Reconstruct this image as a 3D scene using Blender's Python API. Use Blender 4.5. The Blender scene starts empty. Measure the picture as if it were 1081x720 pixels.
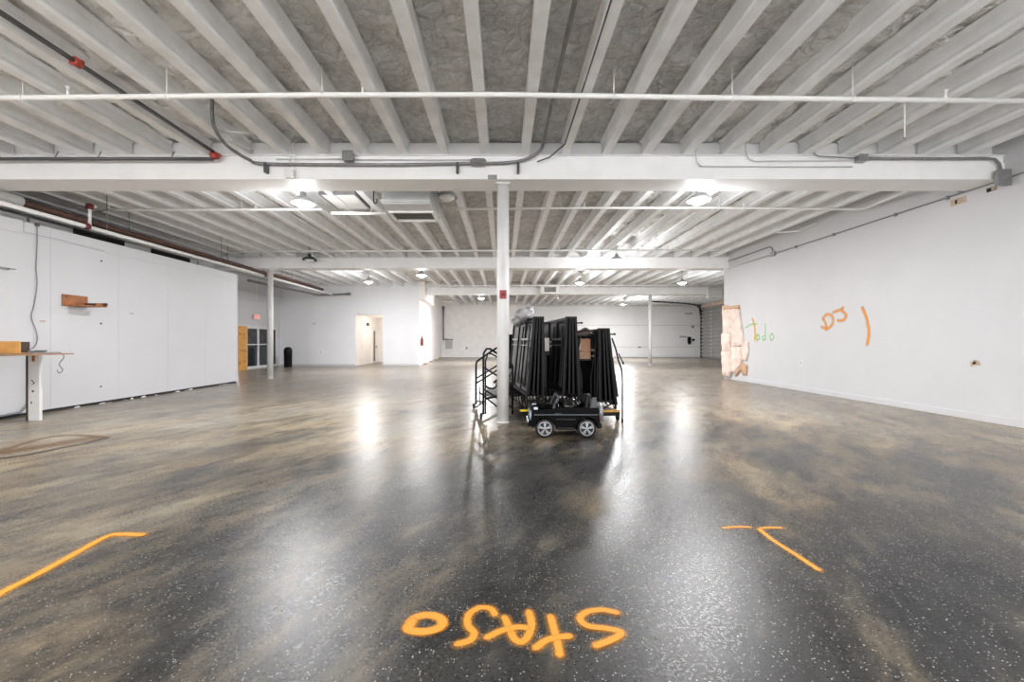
import bpy, math, random
from mathutils import Vector, noise
random.seed(7)
PI = math.pi
S = bpy.context.scene
COL = S.collection

# ------------------------------------------------------------------ camera, world, exposure
F, CX, CY, CAMH = 450.0, 531.0, 360.0, 1.4
cam_data = bpy.data.cameras.new('camera')
cam = bpy.data.objects.new('camera', cam_data)
COL.objects.link(cam)
cam.location = (0, 0, CAMH)
cam.rotation_euler = (PI / 2, 0, 0)
cam_data.sensor_width = 36.0
cam_data.lens = 36.0 * F / 1081.0
cam_data.shift_x = (540.5 - CX) / 1081.0
cam_data.clip_end = 200
S.camera = cam
world = bpy.data.worlds.new('world')
S.world = world
world.use_nodes = True
world.node_tree.nodes['Background'].inputs[0].default_value = (0.98, 0.985, 1.0, 1)
world.node_tree.nodes['Background'].inputs[1].default_value = 7.0
S.view_settings.view_transform = 'Standard'
S.view_settings.look = 'None'
S.view_settings.exposure = 0.12
S.view_settings.gamma = 1.0
S.view_settings.use_curve_mapping = False
S.cycles.max_bounces = 10
S.cycles.diffuse_bounces = 6
S.cycles.glossy_bounces = 4
S.cycles.transparent_max_bounces = 40
S.cycles.sample_clamp_indirect = 6.0
S.cycles.use_denoising = True
LAMP_W = 380.0      # each lit high bay bulb
LAMP_COL = (0.985, 0.985, 1.0)


# ------------------------------------------------------------------ helpers
def P(x, y, d):
    return Vector(((x - CX) * d / F, d, CAMH - (y - CY) * d / F))


def floorP(x, y, z=0.0):
    d = F * (CAMH - z) / (y - CY)
    return Vector(((x - CX) * d / F, d, z))


def sidewall(x, y, X):
    d = X * F / (x - CX)
    return Vector((X, d, CAMH - (y - CY) * d / F))


def lin(c):
    c = c / 255.0
    return c / 12.92 if c <= 0.04045 else ((c + 0.055) / 1.055) ** 2.4


def rgb(r, g, b):
    return (lin(r), lin(g), lin(b), 1.0)


def mat(name, col, rough=0.5, metal=0.0, var=0.06, scale=6.0, bump=0.0, bscale=40.0, emit=None, spec=0.5):
    m = bpy.data.materials.new(name)
    m.use_nodes = True
    nt = m.node_tree
    N, L = nt.nodes, nt.links
    b = N['Principled BSDF']
    b.inputs['Roughness'].default_value = rough
    b.inputs['Metallic'].default_value = metal
    b.inputs['Specular IOR Level'].default_value = spec
    tc = N.new('ShaderNodeTexCoord')
    nz = N.new('ShaderNodeTexNoise')
    nz.inputs['Scale'].default_value = scale
    nz.inputs['Detail'].default_value = 6
    L.new(tc.outputs['Object'], nz.inputs['Vector'])
    rp = N.new('ShaderNodeValToRGB')
    lo = tuple(c * (1 - var) for c in col[:3]) + (1,)
    hi = tuple(min(1, c * (1 + var)) for c in col[:3]) + (1,)
    rp.color_ramp.elements[0].position = 0.3
    rp.color_ramp.elements[1].position = 0.7
    rp.color_ramp.elements[0].color = lo
    rp.color_ramp.elements[1].color = hi
    L.new(nz.outputs['Fac'], rp.inputs['Fac'])
    L.new(rp.outputs['Color'], b.inputs['Base Color'])
    if bump:
        n2 = N.new('ShaderNodeTexNoise')
        n2.inputs['Scale'].default_value = bscale
        n2.inputs['Detail'].default_value = 5
        L.new(tc.outputs['Object'], n2.inputs['Vector'])
        bp = N.new('ShaderNodeBump')
        bp.inputs['Strength'].default_value = bump
        bp.inputs['Distance'].default_value = 0.02
        L.new(n2.outputs['Fac'], bp.inputs['Height'])
        L.new(bp.outputs['Normal'], b.inputs['Normal'])
    if emit:
        b.inputs['Emission Color'].default_value = emit[0]
        b.inputs['Emission Strength'].default_value = emit[1]
    return m


class MB:
    """collects shapes and links them as one mesh object"""

    def __init__(self):
        self.v, self.f, self.sm = [], [], []

    def add(self, vs, fs, smooth=False):
        o = len(self.v)
        self.v += [tuple(p) for p in vs]
        self.f += [tuple(i + o for i in f) for f in fs]
        self.sm += [smooth] * len(fs)
        return self

    def box(self, x0, x1, y0, y1, z0, z1):
        vs = [(x, y, z) for z in (z0, z1) for y in (y0, y1) for x in (x0, x1)]
        return self.add(vs, [(0, 2, 3, 1), (4, 5, 7, 6), (0, 1, 5, 4), (2, 6, 7, 3), (0, 4, 6, 2), (1, 3, 7, 5)])

    def hexa(self, p):
        """8 points: bottom ring 0-3, top ring 4-7"""
        return self.add(p, [(3, 2, 1, 0), (4, 5, 6, 7), (0, 1, 5, 4), (1, 2, 6, 5), (2, 3, 7, 6), (3, 0, 4, 7)])

    def bar(self, a, b, w, t, up=(0, 0, 1)):
        a, b = Vector(a), Vector(b)
        d = (b - a).normalized()
        u = Vector(up)
        s = d.cross(u)
        if s.length < 1e-5:
            s = d.cross(Vector((1, 0, 0)))
        s.normalize()
        n = s.cross(d).normalized()
        q = []
        for p in (a, b):
            q += [p - s * w / 2 - n * t / 2, p + s * w / 2 - n * t / 2, p + s * w / 2 + n * t / 2, p - s * w / 2 + n * t / 2]
        return self.hexa(q)

    def tube(self, path, r, seg=10, closed=False):
        pts = [Vector(p) for p in path]
        n = len(pts)
        rr = r if isinstance(r, (list, tuple)) else [r] * n
        vs, fs = [], []
        prev = None
        for i, p in enumerate(pts):
            if closed:
                t = pts[(i + 1) % n] - pts[i - 1]
            else:
                t = pts[min(i + 1, n - 1)] - pts[max(i - 1, 0)]
            t.normalize()
            if prev is None:
                a = Vector((0, 0, 1)) if abs(t.z) < 0.9 else Vector((1, 0, 0))
                u = t.cross(a).normalized()
            else:
                u = (prev - t * prev.dot(t)).normalized()
            prev = u
            w = t.cross(u)
            for k in range(seg):
                an = 2 * PI * k / seg
                vs.append(p + (u * math.cos(an) + w * math.sin(an)) * rr[i])
        m = n if closed else n - 1
        for i in range(m):
            for k in range(seg):
                a, b = i * seg + k, i * seg + (k + 1) % seg
                c, d = ((i + 1) % n) * seg + (k + 1) % seg, ((i + 1) % n) * seg + k
                fs.append((a, b, c, d))
        self.add(vs, fs, True)
        if not closed:
            o = len(self.v) - len(vs)
            self.f.append(tuple(o + k for k in reversed(range(seg))))
            self.f.append(tuple(o + (n - 1) * seg + k for k in range(seg)))
            self.sm += [False, False]
        return self

    def lathe(self, prof, c=(0, 0, 0), seg=24, axis='z'):
        c = Vector(c)
        vs, fs = [], []
        for r, h in prof:
            for k in range(seg):
                a = 2 * PI * k / seg
                x, y = r * math.cos(a), r * math.sin(a)
                q = (x, y, h) if axis == 'z' else ((h, x, y) if axis == 'x' else (y, h, x))
                vs.append(c + Vector(q))
        n = len(prof)
        for i in range(n - 1):
            for k in range(seg):
                fs.append((i * seg + k, i * seg + (k + 1) % seg, (i + 1) * seg + (k + 1) % seg, (i + 1) * seg + k))
        self.add(vs, fs, True)
        o = len(self.v) - len(vs)
        if prof[0][0] > 1e-4:
            self.f.append(tuple(o + k for k in reversed(range(seg)))); self.sm.append(False)
        if prof[-1][0] > 1e-4:
            self.f.append(tuple(o + (n - 1) * seg + k for k in range(seg))); self.sm.append(False)
        return self

    def prism(self, poly, a0, a1, axis='y'):
        """polygon (u, z) extruded along an axis from a0 to a1"""
        def q(u, z, a):
            return (u, a, z) if axis == 'y' else ((a, u, z) if axis == 'x' else (u, z, a))
        n = len(poly)
        vs = [q(u, z, a0) for u, z in poly] + [q(u, z, a1) for u, z in poly]
        fs = [tuple(range(n)), tuple(range(2 * n - 1, n - 1, -1))]
        fs += [(i, i + n, (i + 1) % n + n, (i + 1) % n) for i in range(n)]
        return self.add(vs, fs)

    def build(self, name, m, parent=None, bevel=0.0, kind=None, seg=2):
        me = bpy.data.meshes.new(name)
        me.from_pydata(self.v, [], self.f)
        me.polygons.foreach_set('use_smooth', self.sm)
        import bmesh
        bm = bmesh.new()
        bm.from_mesh(me)
        bmesh.ops.recalc_face_normals(bm, faces=bm.faces[:])
        bm.to_mesh(me)
        bm.free()
        me.materials.append(m)
        o = bpy.data.objects.new(name, me)
        COL.objects.link(o)
        if parent:
            o.parent = parent
        if bevel:
            md = o.modifiers.new('bevel', 'BEVEL')
            md.width = bevel
            md.segments = seg
            md.limit_method = 'ANGLE'
        if kind:
            o['kind'] = kind
        return o


def tag(o, label, cat, group=None):
    o['label'] = label
    o['category'] = cat
    if group:
        o['group'] = group
    return o


def thing(name, label, cat, loc=(0, 0, 0), rz=0.0, group=None):
    o = bpy.data.objects.new(name, None)
    COL.objects.link(o)
    o.location = loc
    o.rotation_euler = (0, 0, rz)
    o.empty_display_size = 0.1
    return tag(o, label, cat, group)


def copy_tree(o, label=None):
    c = o.copy()
    COL.objects.link(c)
    if label:
        c['label'] = label
    for ch in o.children:
        k = ch.copy(); COL.objects.link(k); k.parent = c
        for g in ch.children:
            h = g.copy(); COL.objects.link(h); h.parent = k
    return c


def spline(pts, n=8, closed=False):
    p = [Vector(q) for q in pts]
    out = []
    m = len(p)
    rng = range(m) if closed else range(m - 1)
    for i in rng:
        p0 = p[(i - 1) % m] if closed or i > 0 else p[0] * 2 - p[1]
        p1, p2 = p[i], p[(i + 1) % m]
        p3 = p[(i + 2) % m] if closed or i + 2 < m else p2 * 2 - p1
        for k in range(n):
            t = k / n
            out.append(0.5 * ((2 * p1) + (p2 - p0) * t + (2 * p0 - 5 * p1 + 4 * p2 - p3) * t * t + (3 * p1 - p0 - 3 * p2 + p3) * t ** 3))
    if not closed:
        out.append(p[-1])
    return out


def stroke(pts, normal, hw, name, m, parent=None, smooth=True):
    """a sprayed stroke: flat ribbon whose UV holds the distance to the stroke's end and side"""
    nrm = Vector(normal)
    q = spline(pts, 8) if smooth else [Vector(p) for p in pts]
    a, b = (q[0] - q[1]).normalized(), (q[-1] - q[-2]).normalized()
    q = [q[0] + a * hw] + q + [q[-1] + b * hw]
    vs, fs, uv = [], [], []
    ln = [0]
    for i in range(1, len(q)):
        ln.append(ln[-1] + (q[i] - q[i - 1]).length)
    for i, p in enumerate(q):
        p = p + nrm * 0.0005 * i / len(q)
        t = (q[min(i + 1, len(q) - 1)] - q[max(i - 1, 0)]).normalized()
        s = nrm.cross(t).normalized()
        e = min(ln[i], ln[-1] - ln[i]) / hw
        for k in (-1, 0, 1):
            vs.append(p + s * hw * k)
            uv.append((min(e, 1.0), 1.0 - abs(k)))
    for i in range(len(q) - 1):
        o = i * 3
        fs += [(o, o + 1, o + 4, o + 3), (o + 1, o + 2, o + 5, o + 4)]
    me = bpy.data.meshes.new(name)
    me.from_pydata([tuple(v) for v in vs], [], fs)
    lay = me.uv_layers.new(name='UVMap')
    for lp in me.loops:
        lay.data[lp.index].uv = uv[lp.vertex_index]
    me.materials.append(m)
    o = bpy.data.objects.new(name, me)
    COL.objects.link(o)
    if parent:
        o.parent = parent
    return o


def spray_mat(name, col, lo=0.12, hi=0.6, strength=1.0, rough=0.6):
    m = bpy.data.materials.new(name)
    m.use_nodes = True
    nt = m.node_tree
    N, L = nt.nodes, nt.links
    b = N['Principled BSDF']
    b.inputs['Base Color'].default_value = col
    b.inputs['Roughness'].default_value = rough
    uv = N.new('ShaderNodeUVMap'); uv.uv_map = 'UVMap'
    sp = N.new('ShaderNodeSeparateXYZ'); L.new(uv.outputs[0], sp.inputs[0])
    mul = N.new('ShaderNodeMath'); mul.operation = 'MULTIPLY'
    L.new(sp.outputs[0], mul.inputs[0]); L.new(sp.outputs[1], mul.inputs[1])
    tc = N.new('ShaderNodeTexCoord')
    nz = N.new('ShaderNodeTexNoise'); nz.inputs['Scale'].default_value = 160; nz.inputs['Detail'].default_value = 3
    L.new(tc.outputs['Object'], nz.inputs['Vector'])
    sub = N.new('ShaderNodeMath'); sub.operation = 'SUBTRACT'; sub.inputs[1].default_value = 0.5
    L.new(nz.outputs['Fac'], sub.inputs[0])
    sc = N.new('ShaderNodeMath'); sc.operation = 'MULTIPLY_ADD'; sc.inputs[1].default_value = 0.45
    L.new(sub.outputs[0], sc.inputs[0]); L.new(mul.outputs[0], sc.inputs[2])
    mr = N.new('ShaderNodeMapRange'); mr.interpolation_type = 'SMOOTHSTEP'
    mr.inputs['From Min'].default_value = lo; mr.inputs['From Max'].default_value = hi
    mr.inputs['To Max'].default_value = strength
    L.new(sc.outputs[0], mr.inputs['Value'])
    L.new(mr.outputs['Result'], b.inputs['Alpha'])
    return m


# ------------------------------------------------------------------ materials
M = {}
M['wall'] = mat('white wall paint', rgb(203, 203, 205), 0.55, var=0.02, scale=1.5, bump=0.05, bscale=25)
M['wall_panel'] = mat('white painted panel', rgb(208, 209, 212), 0.5, var=0.025, scale=0.9, bump=0.04, bscale=18)
M['warm_wall'] = mat('off white painted block', rgb(246, 243, 241), 0.6, var=0.05, scale=2.0, bump=0.15, bscale=12)
M['back_wall'] = mat('cool white drywall', rgb(232, 233, 236), 0.55, var=0.02, scale=1.0, bump=0.03, bscale=30)
M['beam'] = mat('white beam paint', rgb(240, 240, 240), 0.5, var=0.03, scale=3, bump=0.1, bscale=14)
M['joist'] = mat('white joist paint', rgb(240, 241, 242), 0.55, var=0.07, scale=3.5, bump=0.15, bscale=16)
M['pipe_white'] = mat('white pipe paint', rgb(238, 238, 236), 0.4, var=0.03)
M['column'] = mat('white column paint', rgb(222, 222, 221), 0.45, var=0.05, scale=5, bump=0.12, bscale=20)
M['door_panel'] = mat('grey white door steel', rgb(226, 226, 226), 0.45, var=0.03, scale=1.0)
M['slat'] = mat('grey roll up steel', rgb(170, 168, 165), 0.4, metal=0.2, var=0.1, scale=2)
M['steel'] = mat('grey galvanised steel', rgb(150, 150, 150), 0.4, metal=0.6, var=0.12, scale=14)
M['conduit'] = mat('grey conduit', rgb(128, 128, 128), 0.4, metal=0.35, var=0.18, scale=10)
M['dark_pipe'] = mat('dark grey pipe', rgb(84, 84, 86), 0.4, metal=0.3, var=0.15, scale=8)
M['red'] = mat('red coupling paint', rgb(160, 62, 52), 0.45, var=0.15, scale=20)
M['dark_red'] = mat('dark red coupling paint', rgb(110, 40, 40), 0.45, var=0.15, scale=20)
M['rust'] = mat('rusty brown pipe', rgb(92, 64, 54), 0.7, var=0.3, scale=9)
M['wood'] = mat('stained wood', rgb(158, 98, 52), 0.5, var=0.3, scale=7)
M['ply'] = mat('plywood face', rgb(214, 158, 84), 0.5, var=0.16, scale=5)
M['ply_edge'] = mat('worn plywood edge', rgb(148, 116, 86), 0.6, var=0.2, scale=10)
M['dark_wood'] = mat('dark stained edge', rgb(62, 48, 40), 0.6, var=0.2)
M['dark'] = mat('dark void board', rgb(40, 38, 37), 0.8, var=0.2)
M['black'] = mat('black powder coat', rgb(15, 15, 16), 0.5, var=0.2, scale=12, spec=0.25)
M['deck'] = mat('black carpeted deck', rgb(12, 12, 13), 0.9, var=0.25, scale=30, spec=0.1)
M['under'] = mat('grey deck underside', rgb(118, 118, 118), 0.6, var=0.15, scale=5)
M['frame'] = mat('charcoal frame steel', rgb(22, 22, 23), 0.5, var=0.15, scale=10, spec=0.2)
M['leg_steel'] = mat('bright leg steel', rgb(168, 168, 166), 0.35, metal=0.6, var=0.1)
M['rubber'] = mat('black rubber', rgb(22, 22, 22), 0.6, var=0.1)
M['yellow'] = mat('yellow caution strip', rgb(222, 196, 40), 0.5, var=0.12, scale=20)
M['amber'] = mat('amber worn edge', rgb(186, 140, 60), 0.6, var=0.25, scale=30)
M['board'] = mat('pale board', rgb(190, 168, 136), 0.6, var=0.15)
M['car'] = mat('glossy black plastic', rgb(7, 7, 8), 0.25, var=0.1, spec=0.06)
M['car_trim'] = mat('satin grey trim', rgb(62, 64, 67), 0.4, var=0.08)
M['chrome'] = mat('silver plastic', rgb(150, 151, 154), 0.35, metal=0.5, var=0.05)
M['seat_black'] = mat('black seat vinyl', rgb(14, 14, 15), 0.4, var=0.15, spec=0.2, bump=0.4, bscale=30)
M['light_lens'] = mat('clear lamp lens', rgb(205, 215, 225), 0.15, var=0.05)
M['blue_lens'] = mat('bluish grille mesh', rgb(120, 142, 160), 0.3, metal=0.5, var=0.15, scale=40)
M['red_lens'] = mat('red lens', rgb(150, 24, 28), 0.25, var=0.1)
M['bag'] = mat('grey plastic wrap', rgb(150, 150, 150), 0.3, var=0.45, scale=9, bump=0.8, bscale=14)
M['cardboard'] = mat('brown cardboard', rgb(150, 112, 86), 0.7, var=0.12)
M['paper'] = mat('cream paper', rgb(206, 204, 188), 0.7, var=0.08)
M['glass'] = mat('dark night glass', rgb(46, 50, 53), 0.12, var=0.1)
M['door_white'] = mat('white door frame', rgb(214, 215, 216), 0.45, var=0.03)
M['insul'] = mat('pink insulation paper', rgb(228, 208, 196), 0.8, var=0.2, scale=4, bump=1.0, bscale=6)
M['kraft'] = mat('torn kraft paper', rgb(196, 160, 126), 0.8, var=0.2, scale=9, bump=0.5, bscale=10)
M['metal_sheet'] = mat('bright sheet metal', rgb(196, 198, 198), 0.35, metal=0.45, var=0.08, scale=3)
M['grill_dark'] = mat('grey return grille', rgb(104, 104, 102), 0.6, var=0.1)
M['white_plastic'] = mat('white plastic', rgb(228, 228, 226), 0.4, var=0.02)
M['lamp_shade'] = mat('grey lamp shade', rgb(178, 180, 180), 0.4, metal=0.3, var=0.08)
M['lamp_dark'] = mat('dark lamp shade', rgb(70, 72, 72), 0.4, metal=0.3, var=0.1)
M['bulb'] = mat('lit bulb', (1, 1, 1, 1), 0.3, var=0.0, emit=((1, 0.98, 0.95, 1), 26.0))
M['tube_lit'] = mat('lit tube', (1, 1, 1, 1), 0.3, var=0.0, emit=((1, 0.96, 0.9, 1), 6.0))
M['diffuser'] = mat('white diffuser', rgb(240, 240, 238), 0.5, var=0.02)
M['exit_face'] = mat('exit sign face', rgb(226, 196, 188), 0.4, var=0.02, emit=((1.0, 0.55, 0.45, 1), 0.25))
M['exit_red'] = mat('exit letters', rgb(206, 52, 36), 0.4, var=0.02, emit=((1.0, 0.12, 0.06, 1), 0.6))
M['cable_white'] = mat('pale cable', rgb(206, 206, 206), 0.5)
M['cable_grey'] = mat('grey cable', rgb(124, 126, 130), 0.5)
M['plaster'] = mat('bare plaster', rgb(190, 172, 150), 0.8, var=0.25, scale=30)
M['hole'] = mat('dark opening', rgb(48, 38, 34), 0.9, var=0.2)
M['orange'] = spray_mat('orange spray paint', rgb(234, 148, 44), 0.1, 0.62)
M['orange_wall'] = spray_mat('dark orange spray paint', rgb(226, 142, 36), 0.08, 0.5)
M['halo'] = spray_mat('pale orange overspray', rgb(226, 160, 60), 0.08, 0.9, 0.4)
M['yellow_wall'] = spray_mat('yellow overspray', rgb(236, 222, 130), 0.05, 0.9, 0.7)
M['green_wall'] = spray_mat('light green spray paint', rgb(150, 218, 140), 0.05, 0.8, 0.55)
M['stain'] = spray_mat('brown stain', rgb(132, 96, 62), 0.05, 0.9, 0.55, rough=0.4)
M['dark_stain'] = spray_mat('dark stain', rgb(44, 36, 32), 0.05, 0.8, 0.8, rough=0.4)


def foam_material():
    m = bpy.data.materials.new('grey spray foam')
    m.use_nodes = True
    N, L = m.node_tree.nodes, m.node_tree.links
    b = N['Principled BSDF']
    b.inputs['Roughness'].default_value = 0.8
    b.inputs['Specular IOR Level'].default_value = 0.3
    tc = N.new('ShaderNodeTexCoord')
    n1 = N.new('ShaderNodeTexNoise'); n1.inputs['Scale'].default_value = 1.1; n1.inputs['Detail'].default_value = 9; n1.inputs['Roughness'].default_value = 0.65
    L.new(tc.outputs['Object'], n1.inputs['Vector'])
    r1 = N.new('ShaderNodeValToRGB')
    r1.color_ramp.elements[0].position = 0.3; r1.color_ramp.elements[0].color = rgb(206, 205, 203)
    r1.color_ramp.elements[1].position = 0.72; r1.color_ramp.elements[1].color = rgb(242, 241, 239)
    L.new(n1.outputs['Fac'], r1.inputs['Fac'])
    # creases, for the bump and for shade painted into the colour
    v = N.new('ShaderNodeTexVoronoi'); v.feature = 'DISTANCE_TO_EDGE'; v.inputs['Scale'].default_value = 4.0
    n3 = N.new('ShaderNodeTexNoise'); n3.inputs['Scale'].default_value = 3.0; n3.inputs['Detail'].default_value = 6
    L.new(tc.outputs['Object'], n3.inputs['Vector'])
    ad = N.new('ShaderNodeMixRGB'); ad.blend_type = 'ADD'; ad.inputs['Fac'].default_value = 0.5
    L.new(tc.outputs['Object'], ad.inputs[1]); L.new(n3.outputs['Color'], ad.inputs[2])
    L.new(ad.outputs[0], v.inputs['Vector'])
    # white overspray on the flanks of the room
    sx = N.new('ShaderNodeSeparateXYZ'); L.new(tc.outputs['Object'], sx.inputs[0])
    ab = N.new('ShaderNodeMath'); ab.operation = 'ABSOLUTE'; L.new(sx.outputs[0], ab.inputs[0])
    n4 = N.new('ShaderNodeTexNoise'); n4.inputs['Scale'].default_value = 2.6; n4.inputs['Detail'].default_value = 7
    L.new(tc.outputs['Object'], n4.inputs['Vector'])
    ma = N.new('ShaderNodeMath'); ma.operation = 'MULTIPLY_ADD'; ma.inputs[1].default_value = 7.0
    L.new(n4.outputs['Fac'], ma.inputs[0]); L.new(ab.outputs[0], ma.inputs[2])
    mr = N.new('ShaderNodeMapRange'); mr.inputs['From Min'].default_value = 6.0; mr.inputs['From Max'].default_value = 7.6
    L.new(ma.outputs[0], mr.inputs['Value'])
    mx = N.new('ShaderNodeMixRGB'); mx.inputs[2].default_value = rgb(246, 245, 243)
    mw = N.new('ShaderNodeMath'); mw.operation = 'MULTIPLY'; mw.inputs[1].default_value = 1.0
    L.new(mr.outputs['Result'], mw.inputs[0]); L.new(mw.outputs[0], mx.inputs['Fac'])
    n5 = N.new('ShaderNodeTexNoise'); n5.inputs['Scale'].default_value = 9.0; n5.inputs['Detail'].default_value = 8; n5.inputs['Roughness'].default_value = 0.7  # fine mottling, shade of the foam lumps painted into the colour
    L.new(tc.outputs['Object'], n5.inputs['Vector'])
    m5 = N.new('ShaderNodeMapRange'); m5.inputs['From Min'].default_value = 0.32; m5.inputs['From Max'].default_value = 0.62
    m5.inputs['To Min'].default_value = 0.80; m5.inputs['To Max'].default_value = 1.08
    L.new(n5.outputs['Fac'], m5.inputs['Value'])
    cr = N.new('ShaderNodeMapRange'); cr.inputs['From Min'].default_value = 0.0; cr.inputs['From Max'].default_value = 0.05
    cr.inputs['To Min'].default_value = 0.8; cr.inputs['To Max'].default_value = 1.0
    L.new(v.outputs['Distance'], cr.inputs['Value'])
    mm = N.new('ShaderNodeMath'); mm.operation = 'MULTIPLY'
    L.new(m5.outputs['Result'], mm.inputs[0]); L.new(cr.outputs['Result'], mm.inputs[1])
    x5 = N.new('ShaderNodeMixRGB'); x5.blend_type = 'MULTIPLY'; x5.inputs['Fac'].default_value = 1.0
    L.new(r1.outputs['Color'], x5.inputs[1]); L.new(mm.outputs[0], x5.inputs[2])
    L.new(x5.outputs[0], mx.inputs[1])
    L.new(mx.outputs[0], b.inputs['Base Color'])
    h = N.new('ShaderNodeMath'); h.operation = 'MULTIPLY_ADD'; h.inputs[1].default_value = 0.6
    cl = N.new('ShaderNodeClamp'); cl.inputs['Max'].default_value = 0.25
    L.new(v.outputs['Distance'], cl.inputs['Value'])
    L.new(cl.outputs[0], h.inputs[0]); L.new(n1.outputs['Fac'], h.inputs[2])
    bp = N.new('ShaderNodeBump'); bp.inputs['Strength'].default_value = 1.0; bp.inputs['Distance'].default_value = 0.22
    L.new(h.outputs[0], bp.inputs['Height']); L.new(bp.outputs['Normal'], b.inputs['Normal'])
    return m


def floor_material():
    m = bpy.data.materials.new('worn polished concrete')
    m.use_nodes = True
    N, L = m.node_tree.nodes, m.node_tree.links
    b = N['Principled BSDF']
    tc = N.new('ShaderNodeTexCoord')
    mp = N.new('ShaderNodeMapping'); mp.vector_type = 'TEXTURE'; mp.inputs['Rotation'].default_value = (0, 0, 1.08); mp.inputs['Scale'].default_value = (1.7, 0.75, 1)
    L.new(tc.outputs['Object'], mp.inputs['Vector'])

    def nz(scale, det=7, rough=0.6, dist=0.0, vec=mp):
        n = N.new('ShaderNodeTexNoise')
        n.inputs['Scale'].default_value = scale; n.inputs['Detail'].default_value = det
        n.inputs['Roughness'].default_value = rough; n.inputs['Distortion'].default_value = dist
        L.new(vec.outputs[0] if vec is mp else vec.outputs['Object'], n.inputs['Vector'])
        return n

    big = nz(0.5, 12, 0.70, 0.5)
    mid = nz(2.2, 10, 0.72, 0.3)
    fine = nz(14, 6, 0.6)
    # tone: dark near the middle of the hall, tan further out
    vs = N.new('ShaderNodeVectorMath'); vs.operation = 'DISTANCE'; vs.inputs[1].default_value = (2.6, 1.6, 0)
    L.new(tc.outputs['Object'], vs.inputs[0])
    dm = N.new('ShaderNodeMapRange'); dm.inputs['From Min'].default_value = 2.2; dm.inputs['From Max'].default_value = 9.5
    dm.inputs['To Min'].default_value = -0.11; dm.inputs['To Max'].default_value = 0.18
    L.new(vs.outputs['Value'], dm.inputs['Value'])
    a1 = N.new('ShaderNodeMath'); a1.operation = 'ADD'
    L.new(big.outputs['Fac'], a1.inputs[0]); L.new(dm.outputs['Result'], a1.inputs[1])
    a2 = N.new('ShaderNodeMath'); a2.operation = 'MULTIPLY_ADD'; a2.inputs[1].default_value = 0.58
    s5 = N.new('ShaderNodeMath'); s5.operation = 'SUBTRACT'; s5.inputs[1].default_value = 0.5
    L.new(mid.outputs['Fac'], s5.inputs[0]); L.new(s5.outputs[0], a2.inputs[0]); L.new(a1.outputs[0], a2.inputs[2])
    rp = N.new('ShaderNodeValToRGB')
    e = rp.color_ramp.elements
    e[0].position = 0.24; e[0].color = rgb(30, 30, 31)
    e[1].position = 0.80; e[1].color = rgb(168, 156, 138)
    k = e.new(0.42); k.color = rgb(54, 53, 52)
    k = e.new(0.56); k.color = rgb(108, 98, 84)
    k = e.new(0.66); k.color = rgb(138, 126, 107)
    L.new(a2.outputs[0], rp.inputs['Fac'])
    # tan and blue-grey tints
    tint = nz(0.6, 5, 0.55, 0.8)
    tr = N.new('ShaderNodeValToRGB')
    tr.color_ramp.elements[0].position = 0.36; tr.color_ramp.elements[0].color = (0.86, 0.93, 1.0, 1)
    tr.color_ramp.elements[1].position = 0.62; tr.color_ramp.elements[1].color = (1.08, 1.0, 0.84, 1)
    L.new(tint.outputs['Fac'], tr.inputs['Fac'])
    mt = N.new('ShaderNodeMixRGB'); mt.blend_type = 'MULTIPLY'; mt.inputs['Fac'].default_value = 0.9
    L.new(rp.outputs['Color'], mt.inputs[1]); L.new(tr.outputs['Color'], mt.inputs[2])
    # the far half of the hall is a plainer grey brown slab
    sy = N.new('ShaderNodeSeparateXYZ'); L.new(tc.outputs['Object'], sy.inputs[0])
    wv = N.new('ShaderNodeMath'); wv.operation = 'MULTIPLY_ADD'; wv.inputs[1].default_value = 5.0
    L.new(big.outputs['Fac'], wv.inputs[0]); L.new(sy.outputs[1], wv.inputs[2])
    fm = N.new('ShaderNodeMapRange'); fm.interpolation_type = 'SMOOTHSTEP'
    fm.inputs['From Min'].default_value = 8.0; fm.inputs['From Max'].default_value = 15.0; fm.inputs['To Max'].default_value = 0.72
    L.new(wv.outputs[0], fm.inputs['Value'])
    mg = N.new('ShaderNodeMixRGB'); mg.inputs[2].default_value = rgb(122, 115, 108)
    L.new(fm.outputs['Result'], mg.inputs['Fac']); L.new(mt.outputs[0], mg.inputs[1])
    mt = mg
    # fine mottling
    fr = N.new('ShaderNodeMapRange'); fr.inputs['From Min'].default_value = 0.3; fr.inputs['From Max'].default_value = 0.7
    fr.inputs['To Min'].default_value = 0.72; fr.inputs['To Max'].default_value = 1.28
    L.new(fine.outputs['Fac'], fr.inputs['Value'])
    mf = N.new('ShaderNodeMixRGB'); mf.blend_type = 'MULTIPLY'; mf.inputs['Fac'].default_value = 1.0
    L.new(mt.outputs[0], mf.inputs[1]); L.new(fr.outputs['Result'], mf.inputs[2])
    # pale stone chips in the concrete
    vo = N.new('ShaderNodeTexVoronoi'); vo.inputs['Scale'].default_value = 80.0
    L.new(tc.outputs['Object'], vo.inputs['Vector'])
    sc = N.new('ShaderNodeSeparateColor'); L.new(vo.outputs['Color'], sc.inputs[0])
    rad = N.new('ShaderNodeMapRange'); rad.inputs['From Min'].default_value = 0.45; rad.inputs['From Max'].default_value = 1.0
    rad.inputs['To Min'].default_value = 0.0; rad.inputs['To Max'].default_value = 0.30
    L.new(sc.outputs[0], rad.inputs['Value'])
    lt = N.new('ShaderNodeMath'); lt.operation = 'LESS_THAN'
    L.new(vo.outputs['Distance'], lt.inputs[0]); L.new(rad.outputs['Result'], lt.inputs[1])
    pat = N.new('ShaderNodeMapRange'); pat.inputs['From Min'].default_value = 0.62; pat.inputs['From Max'].default_value = 0.42
    L.new(a2.outputs[0], pat.inputs['Value'])
    lm = N.new('ShaderNodeMath'); lm.operation = 'MULTIPLY'
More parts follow.
